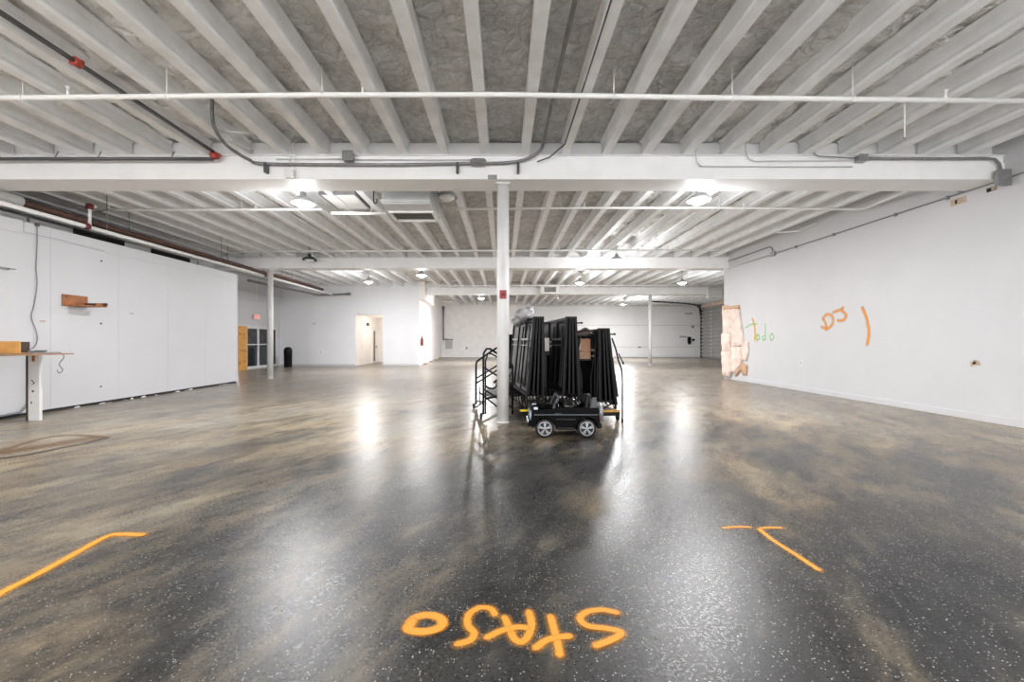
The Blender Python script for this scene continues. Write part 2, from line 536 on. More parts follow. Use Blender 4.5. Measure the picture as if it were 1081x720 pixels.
    L.new(lt.outputs[0], lm.inputs[0]); L.new(pat.outputs['Result'], lm.inputs[1])
    lm2 = N.new('ShaderNodeMath'); lm2.operation = 'MULTIPLY'; lm2.inputs[1].default_value = 0.9
    L.new(lm.outputs[0], lm2.inputs[0])
    mc = N.new('ShaderNodeMixRGB'); mc.inputs[2].default_value = rgb(205, 202, 196)
    L.new(lm2.outputs[0], mc.inputs['Fac']); L.new(mf.outputs[0], mc.inputs[1])
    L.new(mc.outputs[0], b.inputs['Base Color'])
    rr = N.new('ShaderNodeMapRange'); rr.inputs['From Min'].default_value = 0.3; rr.inputs['From Max'].default_value = 0.7
    rr.inputs['To Min'].default_value = 0.18; rr.inputs['To Max'].default_value = 0.40
    grain = nz(55, 4, 0.6, 0, tc)
    gm = N.new('ShaderNodeMixRGB'); gm.inputs['Fac'].default_value = 0.6
    L.new(mid.outputs['Fac'], gm.inputs[1]); L.new(grain.outputs['Fac'], gm.inputs[2])
    L.new(gm.outputs[0], rr.inputs['Value'])
    L.new(rr.outputs['Result'], b.inputs['Roughness'])
    b.inputs['Specular IOR Level'].default_value = 0.36
    bh = N.new('ShaderNodeMath'); bh.operation = 'MULTIPLY_ADD'; bh.inputs[1].default_value = 0.5
    f2 = nz(60, 5, 0.7, 0, tc)
    L.new(fine.outputs['Fac'], bh.inputs[0]); L.new(f2.outputs['Fac'], bh.inputs[2])
    bp = N.new('ShaderNodeBump'); bp.inputs['Strength'].default_value = 0.3; bp.inputs['Distance'].default_value = 0.005
    L.new(bh.outputs[0], bp.inputs['Height']); L.new(bp.outputs['Normal'], b.inputs['Normal'])
    return m


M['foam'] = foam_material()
M['floor'] = floor_material()

# ------------------------------------------------------------------ room shell
XL, XP, XR, XD = -12.54, -8.96, 8.35, 17.2          # outer left wall, panelled partition, right wall, dock side wall
YR, YB, YF = -10.0, 24.05, 37.0                      # rear, back wall, far wall
ZC, ZJ, ZS = 4.80, 4.50, 4.09                        # foam, joist bottoms, beam soffit
ST = 'structure'
MB().box(XL - 0.2, XD + 0.2, YR - 0.2, YF + 0.2, -0.12, 0.0).build('floor', M['floor'], kind=ST)


def foam_ceiling():
    mb = MB()

    def grid(x0, x1, y0, y1, step, amp):
        nx, ny = max(1, int((x1 - x0) / step)), max(1, int((y1 - y0) / step))
        vs, fs = [], []
        for j in range(ny + 1):
            for i in range(nx + 1):
                x, y = x0 + (x1 - x0) * i / nx, y0 + (y1 - y0) * j / ny
                z = ZC + 0.01
                if amp:
                    n = noise.fractal(Vector((x * 3.4, y * 2.6, 0.3)), 1.0, 2.1, 4)
                    side = 1.0 + 1.3 * max(0, min(1, (abs(x) - 2.5) / 3.0))
                    z -= amp * side * (n + 0.3 * noise.noise(Vector((x * 7, y * 6, 2))))
                vs.append((x, y, z))
        for j in range(ny):
            for i in range(nx):
                a = j * (nx + 1) + i
                fs.append((a, a + 1, a + nx + 2, a + nx + 1))
        mb.add(vs, fs, True)
    grid(XL - 0.1, XR + 0.1, YR, 1.6, 0.6, 0)
    grid(XL - 0.1, XR + 0.1, 1.6, 7.4, 0.05, 0.05)
    grid(XL - 0.1, XR + 0.1, 7.4, 16.0, 0.10, 0.05)
    grid(XL - 0.1, XD + 0.1, 16.0, YF + 0.1, 0.5, 0)
    grid(XR + 0.1, XD + 0.1, 15.9, 16.0, 0.5, 0)
    mb.box(XL - 0.2, XD + 0.2, YR - 0.2, YF + 0.2, ZC + 0.22, ZC + 0.32)
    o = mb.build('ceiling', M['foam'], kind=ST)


foam_ceiling()


def partition():
    mb = MB()
    seams = [-10.0, -8.6, -7.1, -5.6, -4.1, -2.6, -1.0, 0.5, 2.0, 3.5, 5.0, 6.95, 8.44, 9.93, 11.40, 12.84, 14.33]
    for a, b in zip(seams[:-1], seams[1:]):
        mb.box(XP - 0.03, XP, a + 0.0015, b - 0.0015, 0.055, 3.40)
        mb.box(XP - 0.03, XP, a + 0.0015, b - 0.0015, 3.402, 3.64)
    mb.box(XP - 0.11, XP - 0.028, YR, 14.33, 0.055, 3.64)
    mb.box(XP - 0.11, XP + 0.006, 14.33, 14.38, 0.0, 3.64)
    w = mb.build('wall_left', M['wall_panel'], kind=ST)
    k = MB().box(XP - 0.10, XP - 0.02, YR, 14.33, 0.0, 0.055)  # dark strip standing for the dark gap under the panels
    k.build('base_gap_left', M['dark'], kind=ST)


partition()
MB().box(XL, XP - 0.11, 14.3, 14.4, 0, 3.64).build('wall_partition_end', M['dark'], kind=ST)  # unseen wall added to keep the gap over the partition dark
# outer left wall with the door opening
D0, D1 = 20.02, 23.62
(MB().box(XL - 0.15, XL, YR, D0, 0, ZC).box(XL - 0.15, XL, D1, YB + 0.1, 0, ZC).box(XL - 0.15, XL, D0, D1, 2.13, ZC)
 .box(XL, XL + 0.06, 14.4, YB, 3.42, 3.50).box(XL, XL + 0.10, 14.4, YB, 3.86, 3.98)
 .build('wall_outer_left', M['wall'], kind=ST))
# back wall with the corridor opening
OX0, OX1, OZ = -8.34, -6.79, 2.90
(MB().box(XL, OX0, YB, YB + 0.15, 0, ZC).box(OX1, -4.76, YB, YB + 0.15, 0, ZC).box(OX0, OX1, YB, YB + 0.15, OZ, ZC)
 .build('wall_back', M['back_wall'], kind=ST))
(MB().box(XL, OX0, YB - 0.02, YB, 0, 0.11).box(OX1, -4.76, YB - 0.02, YB, 0, 0.11).build('baseboard_back', M['wall'], kind=ST))
MB().box(OX0 - 0.12, OX0, YB + 0.15, 28.6, 0, 3.0).build('wall_corridor_left', M['warm_wall'], kind=ST)
MB().box(-5.62, -5.5, YB + 0.15, 28.6, 0, 3.0).build('wall_corridor_right', M['warm_wall'], kind=ST)
(MB().box(OX0, -5.62, 28.4, 28.55, 0, 3.0)
 .build('wall_corridor_end', M['warm_wall'], kind=ST))
MB().box(OX0, -5.62, YB + 0.15, 28.6, 2.90, 3.02).build('ceiling_corridor', M['warm_wall'], kind=ST)
# return wall, a little off square, and the far wall
R0, R1 = Vector((-4.76, YB + 0.15, 0)), Vector((-5.30, YF, 0))
mb = MB()
mb.hexa([R0 + Vector((-.15, 0, 0)), R0, R1, R1 + Vector((-.15, 0, 0)),
         R0 + Vector((-.15, 0, ZC)), R0 + Vector((0, 0, ZC)), R1 + Vector((0, 0, ZC)), R1 + Vector((-.15, 0, ZC))])
mb.build('wall_return', M['warm_wall'], kind=ST)
MB().box(-5.5, XD + 0.1, YF, YF + 0.15, 0, ZC).build('wall_far', M['warm_wall'], kind=ST)
mb = MB().box(XR, XR + 0.25, YR, 16.1, 0, ZC)
mb.build('wall_right', M['wall'], kind=ST)
MB().box(XR - 0.022, XR, YR, 14.65, 0, 0.13).build('baseboard_right', M['wall'], kind=ST, bevel=0.006)
MB().box(XR + 0.25, XD, 15.95, 16.1, 0, ZC).build('wall_dock_front', M['wall'], kind=ST)  # unseen wall added to close off the dock and block light
MB().box(XD, XD + 0.15, 15.95, YF, 0, ZC).build('wall_dock', M['wall'], kind=ST)
mb = MB().box(XL, XR, YR - 0.15, YR, 3.9, ZC)  # unseen rear wall, openings shaped to let daylight fill the ceiling
for x in (XL, -8.96, -3.2, 2.55, 8.05):
    mb.box(x, x + 0.3, YR - 0.15, YR, 0, 3.9)
mb.build('wall_rear', M['wall'], kind=ST)
# boxed bulkhead high on the return wall
MB().hexa([Vector(p) for p in [(-4.75, 24.06, 3.76), (-4.42, 24.06, 3.76), (-4.62, 28.6, 3.76), (-4.98, 28.6, 3.76),
                               (-4.75, 24.06, 4.78), (-4.42, 24.06, 4.78), (-4.62, 28.6, 4.78), (-4.98, 28.6, 4.78)]]).build('trim_1', M['warm_wall'], kind=ST)

# ------------------------------------------------------------------ beams
def beam(y0, y1, x0, x1, label, flange=True, z0=ZS):
    t = thing('roof_beam', label, 'beam', ((x0 + x1) / 2, y0, z0))
    cx, cz = (x0 + x1) / 2, z0
    a, b = x0 - cx, x1 - cx
    w = y1 - y0
    MB().box(a, b, 0, w, 0, 0.27).box(a, b, 0.025, w - 0.025, 0.27, 0.395).box(a, b, -0.02, w + 0.02, 0.395, ZJ - z0 - 0.001).build('beam_web', M['beam'], t, bevel=0.004)
    # white blocking standing on the beam between the joists
    MB().box(a, b, w / 2 - 0.09, w / 2 + 0.09, ZJ - z0, ZC - z0 - 0.02).build('blocking', M['beam'], t)
    return t


b1 = beam(7.09, 7.65, XL, XR, 'nearest white beam crossing the whole hall, with grey conduit along it')
b2 = beam(15.75, 16.25, XL, XR + 0.24, 'second white beam, halfway down the hall, behind the round post')
b3 = beam(24.55, 25.05, -4.40, XD, 'third and farthest white beam, with a louvred heater in front')
MB().box(-0.25 - (XL + XR) / 2, -0.1 - (XL + XR) / 2, -0.012, 0, 0.0, 0.07).build('scuffed_plate', M['steel'], b1)

# ------------------------------------------------------------------ joists
JPROF = [(-0.068, 0.0), (0.068, 0.0), (0.068, 0.045), (0.036, 0.10), (0.036, 0.235), (0.065, 0.285), (-0.065, 0.285), (-0.036, 0.235), (-0.036, 0.10), (-0.068, 0.045)]


def joists(y0, y1, i0, i1, label, group, skip=()):
    first = None
    for i in range(i0, i1 + 1):
        if i in skip:
            continue
        if first is None:
            mb = MB().prism(JPROF, 0, y1 - y0, 'y')
            o = first = mb.build('ceiling_joist', M['joist'], bevel=0.006)
            tag(o, label, 'joist', group)
        else:
            o = first.copy()
            COL.objects.link(o)
        o.location = (-0.30 + 0.67 * i, y0, ZJ)


joists(-1.0, 7.24, -13, 12, 'white ceiling joist over the foreground, in front of the nearest beam', 'joists before the nearest beam')
joists(7.50, 15.88, -17, 12, 'white ceiling joist between the nearest beam and the second beam', 'joists between first and second beam')
joists(16.13, 24.04, -17, -7, 'white ceiling joist past the second beam, ending on the back wall', 'joists between second beam and back wall')
joists(16.13, 24.66, -5, 25, 'white ceiling joist between the second beam and the farthest beam', 'joists between second and third beam')
joists(24.93, 36.9, -5, 25, 'white ceiling joist past the farthest beam, over the roll-up doors', 'joists past the third beam')

# ------------------------------------------------------------------ columns
def column(x, y, r, label, square=False):
    t = thing('support_column', label, 'column', (x, y, 0))
    MB().lathe([(r, 0.02), (r, ZS - 0.02)], seg=28).build('shaft', M['column'], t)
    MB().lathe([(r * 1.12, 0), (r * 1.12, 0.022)], seg=28).build('base_plate', M['column'], t)
    MB().box(-r * 1.15, r * 1.15, -r * 1.3, r * 1.3, ZS - 0.022, ZS - 0.001).build('cap_plate', M['column'], t)
    return t


c1 = column(0.0, 7.35, 0.102, 'nearest white round column, in the middle, with a red alarm box')
column(-8.73, 15.98, 0.105, 'white round column on the left in front of glass doors')
column(8.56, 24.8, 0.095, 'distant white round column before the big sectional door')
al = thing('fire_alarm', 'red square fire alarm box fixed high on the nearest column', 'alarm', (0, 7.245, 2.19))
MB().box(-0.058, 0.058, -0.045, 0.02, -0.07, 0.07).build('alarm_body', mat('alarm red', rgb(150, 38, 40), 0.4), al, bevel=0.006)
MB().lathe([(0.0, -0.052), (0.03, -0.05), (0.034, -0.044)], seg=16, axis='y').build('alarm_lens', mat('alarm lens', rgb(120, 44, 46), 0.3), al)

# ------------------------------------------------------------------ lamps
def lamp(x, y, z, label, lit=True, shade='lamp_shade', w=1.0, R=0.22):
    t = thing('high_bay_lamp', label, 'lamp', (x, y, z))
    MB().lathe([(0.035, 0.23), (0.055, 0.22), (0.06, 0.14), (R * 0.55, 0.115), (R * 0.85, 0.06), (R, 0.0), (R * 0.97, 0.0), (R * 0.82, 0.05), (R * 0.5, 0.10), (0.0, 0.11)], seg=28).build('shade', M[shade], t)
    top = ZJ + 0.27 - z
    MB().tube([(0, 0, 0.22), (0, 0, top)], 0.012, 8).lathe([(0.05, top - 0.02), (0.05, top)], seg=14).build('stem', M['steel'], t)
    b = MB().lathe([(0.0, -0.07), (0.09, -0.06), (0.16, -0.01), (0.165, 0.02), (0.09, 0.075), (0.03, 0.095)], seg=20)
    b.build('bulb', M['bulb'] if lit else M['diffuser'], t)
    if lit:
        for kind, en in (('POINT', 0.25), ('AREA', 0.5)):
            ld = bpy.data.lights.new('bulb_light', kind)
            ld.energy = LAMP_W * w * en
            ld.color = LAMP_COL
            if kind == 'POINT':
                ld.shadow_soft_size = 0.11
            else:
                ld.shape = 'DISK'
                ld.size = 0.26
            lo = bpy.data.objects.new('bulb_light', ld)
            COL.objects.link(lo)
            lo.parent = t
            lo.location = (0, 0, -0.20 if kind == 'POINT' else -0.075)
    return t


lamp(-3.93, 8.38, 4.10, 'nearest lit lamp on the left, behind the nearest beam')
lamp(3.77, 8.2, 4.10, 'nearest lit lamp on the right, behind the nearest beam')
lamp(3.81, 14.3, 4.10, 'lit lamp glowing right in front of the second beam')
lamp(-6.18, 19.6, 4.10, 'lit lamp over the back wall, to the left of the corridor opening', w=1.0)
lamp(-3.36, 17.6, 4.10, 'lit lamp left of the column, above the corner of the back wall', w=0.7)
lamp(3.58, 19.9, 4.10, 'lit lamp right beside the louvred ceiling heater', w=1.5)
lamp(8.36, 19.9, 4.10, 'lit lamp farthest to the right, before the sectional door', w=0.85)
lamp(-1.38, 27.0, 4.10, 'distant lit lamp past the farthest beam, just left of the column', w=2.1)
lamp(8.9, 31.5, 4.10, 'extra lamp added to brighten the dock doors behind the distant column', w=2.3)  # extra lamp added to brighten the far room
lamp(-6.90, 15.2, 4.28, 'unlit dark domed lamp in front of the second beam on the left', False, 'lamp_dark', R=0.26)
lamp(-1.15, 8.75, 4.34, 'unlit pale domed lamp beside the suspended metal duct box', False, R=0.22)
# unseen lamps added over and behind the viewer to light the front
for x, y in ((-4.3, 1.0), (4.3, 1.0), (-4.3, -6.5), (4.3, -6.5)):
    lamp(x, y, 4.10, ('added unseen lamp overhead on the left' if x < 0 else 'added unseen lamp overhead on the right') + (' near the viewer' if y > 0 else ' behind the viewer'))

# ------------------------------------------------------------------ sprinkler branch pipes
def sprinkler_line(pts, r, label, heads=(), rods=(), mm='pipe_white', extra=None):
    t = thing('sprinkler_pipe', label, 'pipe', pts[0])
    o = Vector(pts[0])
    q = [Vector(p) - o for p in pts]
    MB().tube(q, r, 12).build('pipe', M[mm], t)

    def at(x):
        for a, b in zip(q[:-1], q[1:]):
            X = x - o.x
            if min(a.x, b.x) - 1e-6 <= X <= max(a.x, b.x) + 1e-6:
                k = (X - a.x) / (b.x - a.x) if abs(b.x - a.x) > 1e-6 else 0
                return a.lerp(b, k)
        return q[0].copy()
    for x in heads:
        p = at(x)
        h = MB().tube([p + Vector((0, 0, r * 0.5)), p + Vector((0, 0, r + 0.06))], 0.018, 8)
        h.lathe([(0.02, 0), (0.012, 0.03), (0.03, 0.035), (0.03, 0.04)], p + Vector((0, 0, r + 0.055)), 12)
        h.build('sprinkler_head', M['pipe_white'] if random.random() < .6 else M['conduit'], t)
    for x in rods:
        p = at(x)
        top = ZC - 0.02 - o.z
        h = MB().tube([p + Vector((0, 0, r)), Vector((p.x, p.y, top))], 0.007, 6)
        h.tube([p + Vector((0, math.cos(a) * (r + 0.006), math.sin(a) * (r + 0.006))) for a in [2 * PI * k / 12 for k in range(12)]], 0.007, 6, closed=True)
        h.build('hanger_rod', M['pipe_white'], t)
    return t


d1 = 5.23
sp1 = sprinkler_line([P(-170, 107, d1), P(0, 103.5, d1), P(330, 100.3, d1), P(531, 100, d1), P(720, 102.8, d1), P(1140, 107.6, d1)], 0.031,
                     'white sprinkler pipe crossing the whole foreground ceiling', [P(x, 100, d1).x for x in (72, 383, 697, 998)],
                     [P(x, 100, d1).x for x in (24, 176, 340, 648, 773, 900)])
dr = thing('dangling_rod', 'thin white rod hanging below the foreground sprinkler pipe on the right', 'rod', P(955, 110, d1))
MB().tube([(0, 0, 0), (0, 0, -0.42)], 0.007, 6).build('rod', M['pipe_white'], dr)
MB().lathe([(0.012, -0.43), (0.014, -0.41)], seg=10).build('rod_nut', M['steel'], dr)

d2 = 9.64
sprinkler_line([P(83, 222, d2), P(340, 221, d2)], 0.03, 'white sprinkler pipe behind the nearest beam, its left run', [P(x, 220, d2).x for x in (115, 270)], [P(x, 220, d2).x for x in (98, 255)])
sprinkler_line([P(350, 225, d2), P(408, 225.5, d2)], 0.036, 'short thick white pipe left of the suspended metal duct box', [], [P(392, 225, d2).x])
sprinkler_line([P(480, 221, d2), P(620, 219.5, d2), P(760, 219.5, d2), P(905, 221, d2), P(914, 220, d2 - 0.05), P(930, 213, 9.1), P(958, 201.5, 8.2)], 0.026,
               'white sprinkler pipe behind the nearest beam, its right run with an elbow', [P(x, 220, d2).x for x in (617, 785)], [P(x, 220, d2).x for x in (592, 759)])
d3 = 14.1
sprinkler_line([P(242, 265.5, d3), P(531, 264.5, d3), P(760, 264, d3)], 0.03, 'white sprinkler pipe just before the second beam', [P(x, 264, d3).x for x in (300, 420, 590, 705)], [P(x, 264, d3).x for x in (260, 355, 560, 690)])
d5 = 23.0
sprinkler_line([P(442, 301.6, d5), P(760, 301.2, d5)], 0.035, 'white sprinkler pipe just before the farthest beam', [P(x, 301, d5).x for x in (480, 560, 660)], [P(x, 301, d5).x for x in (500, 640, 730)])
# short branch near right wall
sprinkler_line([P(820, 245.5, 11.9), P(843, 244, 11.85), P(862, 236, 11.3)], 0.022, 'short white elbow pipe high beside the right wall', [P(821, 245, 11.9).x], [])

# main pipes along the left side
t = thing('main_pipe', 'long white main pipe running above the panelled left wall', 'pipe', (-8.92, 4.0, 3.86))
MB().tube([(0, 0, 0), (0, 18.2, -0.03)], 0.042, 14).build('pipe', M['pipe_white'], t)
for yy in (5.13, 11.95):
    MB().lathe([(0.062, -0.05), (0.07, -0.03), (0.07, 0.03), (0.062, 0.05)], (0, yy, 0), 16, 'y').build('red_coupling', M['dark_red'], t)
for yy in (5.6, 9.5, 14.0):
    MB().tube([(0, yy, 0.04), (0, yy, 0.9)], 0.008, 6).build('hanger_rod', M['steel'], t)
t = thing('rusty_pipe', 'rust brown pipe running beside the white main pipe on the left', 'pipe', (-9.30, 4.0, 4.08))
MB().tube([(0, 4.2, 0), (0, 18.0, -0.02)], 0.058, 14).build('pipe', M['rust'], t)
MB().tube([(0, -2.0, 0), (0, 4.2, 0)], 0.11, 16).build('wrapped_section', M['pipe_white'], t)
for yy in (6.6, 10.4, 13.9):
    MB().tube([(0, yy, 0.055), (0, yy, 0.68)], 0.008, 6).build('hanger_rod', M['steel'], t)
t = thing('rusty_pipe', 'thin dark brown pipe behind the thick rusty pipe on the left', 'pipe', (-9.75, 4.0, 4.16))
MB().tube([(0, 0, 0), (0, 19.0, -0.06)], 0.035, 12).build('pipe', M['rust'], t)
MB().lathe([(0.055, -0.04), (0.055, 0.04)], (0, 12.5, 0), 14, 'y').build('coupling', M['dark_red'], t)
t = thing('riser_pipe', 'short white riser with a dark red coupling joining two left pipes', 'pipe', (-8.92, 9.2, 3.90))
MB().tube([(0, 0, 0), (0, 0, 0.40), (0.03, 0.1, 0.43)], 0.03, 10).build('pipe', M['pipe_white'], t)
MB().lathe([(0.05, 0.34), (0.07, 0.36), (0.07, 0.44), (0.05, 0.46)], seg=14).build('coupling', M['dark_red'], t)
t = thing('back_corner_pipe', 'grey pipe running across to the back wall corner on the left', 'pipe', P(308, 306, 21.0))
o = P(308, 306, 21.0)
MB().tube([P(262, 296, 18.0) - o, P(336, 311.5, 23.3) - o, P(368, 310.3, 23.6) - o], 0.055, 10).build('pipe', M['conduit'], t)
MB().lathe([(0.08, -0.1), (0.08, 0.1)], P(368, 310.3, 23.6) - o, 12, 'x').build('end_cap', M['conduit'], t)
# dark louvres and ducts in the gap over the partition
for k, (a, b) in enumerate(((9.5, 10.75), (11.6, 13.0))):
    t = thing('wall_louver', ('nearer' if k == 0 else 'farther') + ' dark louvre in the gap above the panelled wall', 'louver', (XP - 0.6, a, 3.62))
    MB().box(-0.02, 0.02, 0, b - a, 0.0, 0.30).build('frame', M['dark'], t)
    mb = MB()
    for s in range(6):
        mb.box(0.02, 0.035, 0.02, b - a - 0.02, 0.02 + s * 0.047, 0.045 + s * 0.047)
    mb.build('slats', M['frame'], t)
t = thing('duct_run', 'pale duct lying behind the top of the panelled left wall', 'duct', (XP - 0.85, 5.0, 3.64))
MB().box(-0.2, 0.2, 0, 9.2, -0.25, 0.26).build('duct_body', M['door_panel'], t, bevel=0.01)
mb = MB()
for k in range(6):
    mb.box(-0.21, 0.21, 0.4 + k * 1.6, 0.45 + k * 1.6, -0.26, 0.27)
mb.build('duct_bands', M['steel'], t)

# ------------------------------------------------------------------ conduits of the nearest beam
t = thing('sprinkler_main', 'dark grey pipe with red couplings running over the upper left', 'pipe', (-4.70, 1.0, 4.471))
MB().tube([(0, -0.5, 0), (0, 5.92, 0)], 0.027, 12).build('pipe', M['dark_pipe'], t)
for yy in (3.70,):
    mb = MB().lathe([(0.04, -0.045), (0.05, -0.035), (0.05, 0.035), (0.04, 0.045)], (0, yy, 0), 14, 'y')
    mb.box(-0.07, 0.07, yy - 0.02, yy + 0.02, -0.02, 0.02)
    mb.build('red_coupling', M['red'], t)
mb = MB().lathe([(0.04, -0.05), (0.06, -0.04), (0.06, 0.04), (0.04, 0.05)], (0.0, 5.95, -0.04), 14, 'y').box(-0.07, 0.09, 5.92, 5.98, -0.06, -0.02).lathe([(0.055, -0.05), (0.055, 0.05)], (0.0, 5.95, -0.05), 14, 'x')
mb.build('elbow_coupling', M['red'], t)
t = thing('cross_pipe', 'dark grey pipe along the left part of the nearest beam', 'pipe', (-12.3, 6.95, 4.37))
MB().tube([(0, 0, 0), (12.3 - 4.72, 0, 0)], 0.028, 12).build('pipe', M['dark_pipe'], t)
for x in (5.0, 5.7, 6.9):
    MB().tube([(x, 0, 0.03), (x, 0.05, 0.14)], 0.01, 6).build('clamp', M['steel'], t)

yb = 7.03
t = thing('power_conduit', 'thick grey conduit looping from the ceiling along the nearest beam', 'conduit', P(400, 174, yb))
o = P(400, 174, yb)
pth = [P(224, 104, 6.05), P(224, 122, 5.95), P(228, 138, 6.18), P(240, 154, 6.55), P(262, 168, 6.85), P(283, 173, yb), P(400, 174, yb), P(470, 173, yb), P(532, 172, yb), P(555, 168, yb), P(569, 160, 6.98), P(574, 151, 6.85), P(577, 137, 6.46), P(586, 94, 5.41), P(598, 40, 4.5), P(614, -30, 3.69)]
mb = MB().tube([p - o for p in spline(pth, 6)], 0.026, 10)
mb.build('conduit', M['conduit'], t)
MB().lathe([(0.036, -0.13), (0.062, -0.10), (0.062, 0.10), (0.036, 0.13)], P(505, 171.5, yb - 0.01) - o, 12, 'x').build('conduit_body', M['steel'], t)
MB().box(-0.09, 0.09, -0.085, -0.05, -0.035, 0.035).build('cover_plate', M['conduit'], t).location = P(505, 171.5, yb - 0.01) - o
for x in (281, 483, 547):
    c = P(x, 175, yb) - o
    MB().box(c.x - 0.02, c.x + 0.02, c.y - 0.045, c.y + 0.05, c.z - 0.12, c.z + 0.045).build('strap', M['dark_pipe'], t)
t = thing('joist_line', 'thin dark line along a joist right of the thick conduit', 'cable', (0.985, 2.0, 4.51))
MB().tube([(0, 0, -0.005), (0, 3, -0.005), (-0.01, 4.7, -0.012), (-0.22, 4.98, -0.1), (-0.42, 5.01, -0.16)], 0.012, 6).build('cable', M['dark_pipe'], t)  # thin dark line laid along a joist edge
t = thing('white_cable', 'white cable looping under the foam beside the conduit bend', 'cable', P(260, 140, 6.4))
o = P(260, 140, 6.4)
MB().tube([p - o for p in spline([P(231, 128, 6.2), P(240, 138, 6.3), P(258, 140, 6.4), P(275, 143, 6.6)], 6)], 0.012, 6).tube([p - o for p in spline([P(236, 140, 6.3), P(250, 152, 6.5), P(268, 158, 6.8)], 6)], 0.01, 6).build('cable', M['cable_white'], t)


def ebox(x, y, d, w, h, label, m='steel', dep=0.1):
    c = P(x, y, d)
    t = thing('junction_box', label, 'box', c)
    MB().box(-w / 2, w / 2, -dep / 2, dep / 2, -h / 2, h / 2).build('box_body', M[m], t, bevel=0.006)
    MB().box(-w / 2 - 0.008, w / 2 + 0.008, -dep / 2 - 0.006, -dep / 2, -h / 2 - 0.008, h / 2 + 0.008).build('box_cover', M[m], t)
    return t


ebox(368, 165.5, 7.02, 0.16, 0.15, 'grey junction box above the conduit, left of the column')
ebox(306, 183.5, 7.03, 0.13, 0.12, 'small pale box below the conduit on the nearest beam', 'white_plastic', 0.08)
t = thing('box_wires', 'pair of thin white conduits dropping to the small pale box', 'conduit', P(308, 165, 7.066))
MB().tube([(-0.03, 0, 0.26), (-0.03, 0, -0.18)], 0.009, 6).tube([(0.03, 0, 0.26), (0.03, 0, -0.2)], 0.009, 6).build('conduits', M['pipe_white'], t)
t = thing('thin_conduit', 'thin pale conduit line from the grey junction box along the beam', 'conduit', P(368, 168, 7.068))
MB().tube([(-1.2, 0, 0.0), (-0.08, 0, 0.0)], 0.009, 6).tube([(0.08, 0, -0.01), (2.1, 0, -0.012)], 0.009, 6).build('conduits', M['cable_white'], t)
# right half
o = P(912, 167, 7.04)
t = thing('wall_conduit', 'grey conduit along the right end of the nearest beam', 'conduit', o)
MB().tube([p - o for p in [P(914, 167, 7.04), P(1000, 167.5, 7.04), P(1040, 167, 7.04), P(1050, 168, 7.04), P(1055, 173, 7.04), P(1057, 184, 7.04)]], 0.022, 10).build('conduit', M['conduit'], t)
MB().tube([p - o for p in spline([P(858, 158, 7.0), P(862, 164, 7.02), P(872, 165.5, 7.03), P(905, 167, 7.04)], 5)], 0.009, 6).build('feed_line', M['conduit'], t)
ebox(909, 167.5, 7.02, 0.13, 0.10, 'grey junction box on the beam right of the column')
for k, pts in enumerate(([(735, 155), (735, 168), (739, 174), (755, 175.5), (900, 176)], [(787, 148), (788, 163), (794, 169), (810, 170), (900, 169)])):
    q = [P(x, y, 7.045) for x, y in pts]
    t = thing('thin_conduit', ('lower' if k == 0 else 'upper') + ' thin white conduit curling down onto the beam at right', 'conduit', q[0])
    MB().tube([p - q[0] for p in spline(q, 5)], 0.009, 6).build('conduit', M['cable_white'], t)

# pull box and long conduits on the right wall
c = Vector((XR - 0.30, 6.98, CAMH + 2.70))
c = P(1058, 188, 7.0)
t = thing('pull_box', 'square grey pull box where the beam meets the right wall', 'box', c)
MB().box(-0.1, 0.105, -0.03, 0.03, -0.125, 0.13).build('box_body', M['steel'], t, bevel=0.008)
MB().box(-0.106, 0.111, -0.038, -0.03, -0.131, 0.136).build('box_cover', M['steel'], t)
xw = XR - 0.03
t = thing('wall_conduit', 'long grey conduit running down the whole right wall', 'conduit', sidewall(900, 240.8, xw))
o = sidewall(900, 240.8, xw)
mb = MB().tube([sidewall(1140, 162, xw) - o, sidewall(1066, 187, xw) - o, sidewall(815, 268.5, xw) - o, sidewall(764, 285, xw) - o], 0.013, 8)
mb.build('conduit', M['conduit'], t)
for x in (1000, 945, 880, 840):
    p = sidewall(x, 285 - (x - 764) * 0.3225, xw) - o
    MB().box(-0.022, 0.028, p.y - 0.02, p.y + 0.02, p.z - 0.035, p.z + 0.035).build('strap', M['steel'], t)
t = thing('wall_conduit', 'short upper conduit bending into the far right wall box', 'conduit', sidewall(815, 262, xw))
o = sidewall(815, 262, xw)
MB().tube([sidewall(764, 277.5, xw) - o, sidewall(805, 263, xw) - o, sidewall(812, 260.5, xw) - o, sidewall(815, 262, xw) - o, sidewall(816, 268, xw) - o], 0.015, 8).build('conduit', M['conduit'], t)
t = thing('junction_box', 'small grey junction box on the long right wall conduit', 'box', sidewall(816, 268, xw))
MB().box(-0.03, 0.028, -0.09, 0.09, -0.07, 0.07).build('box_body', M['steel'], t, bevel=0.006)
MB().box(-0.036, -0.03, -0.095, 0.095, -0.075, 0.075).build('box_cover', M['steel'], t)
t = thing('upper_conduits', 'two short parallel conduits under the beam at the right wall', 'conduit', sidewall(1040, 192, xw))
o = sidewall(1040, 192, xw)
for dy in (-3.5, -7):
    MB().tube([sidewall(1052, 192 + dy, xw) - o, sidewall(1012, 205 + dy * 0.7, xw) - o], 0.014, 8).build('conduit', M['conduit'], t)

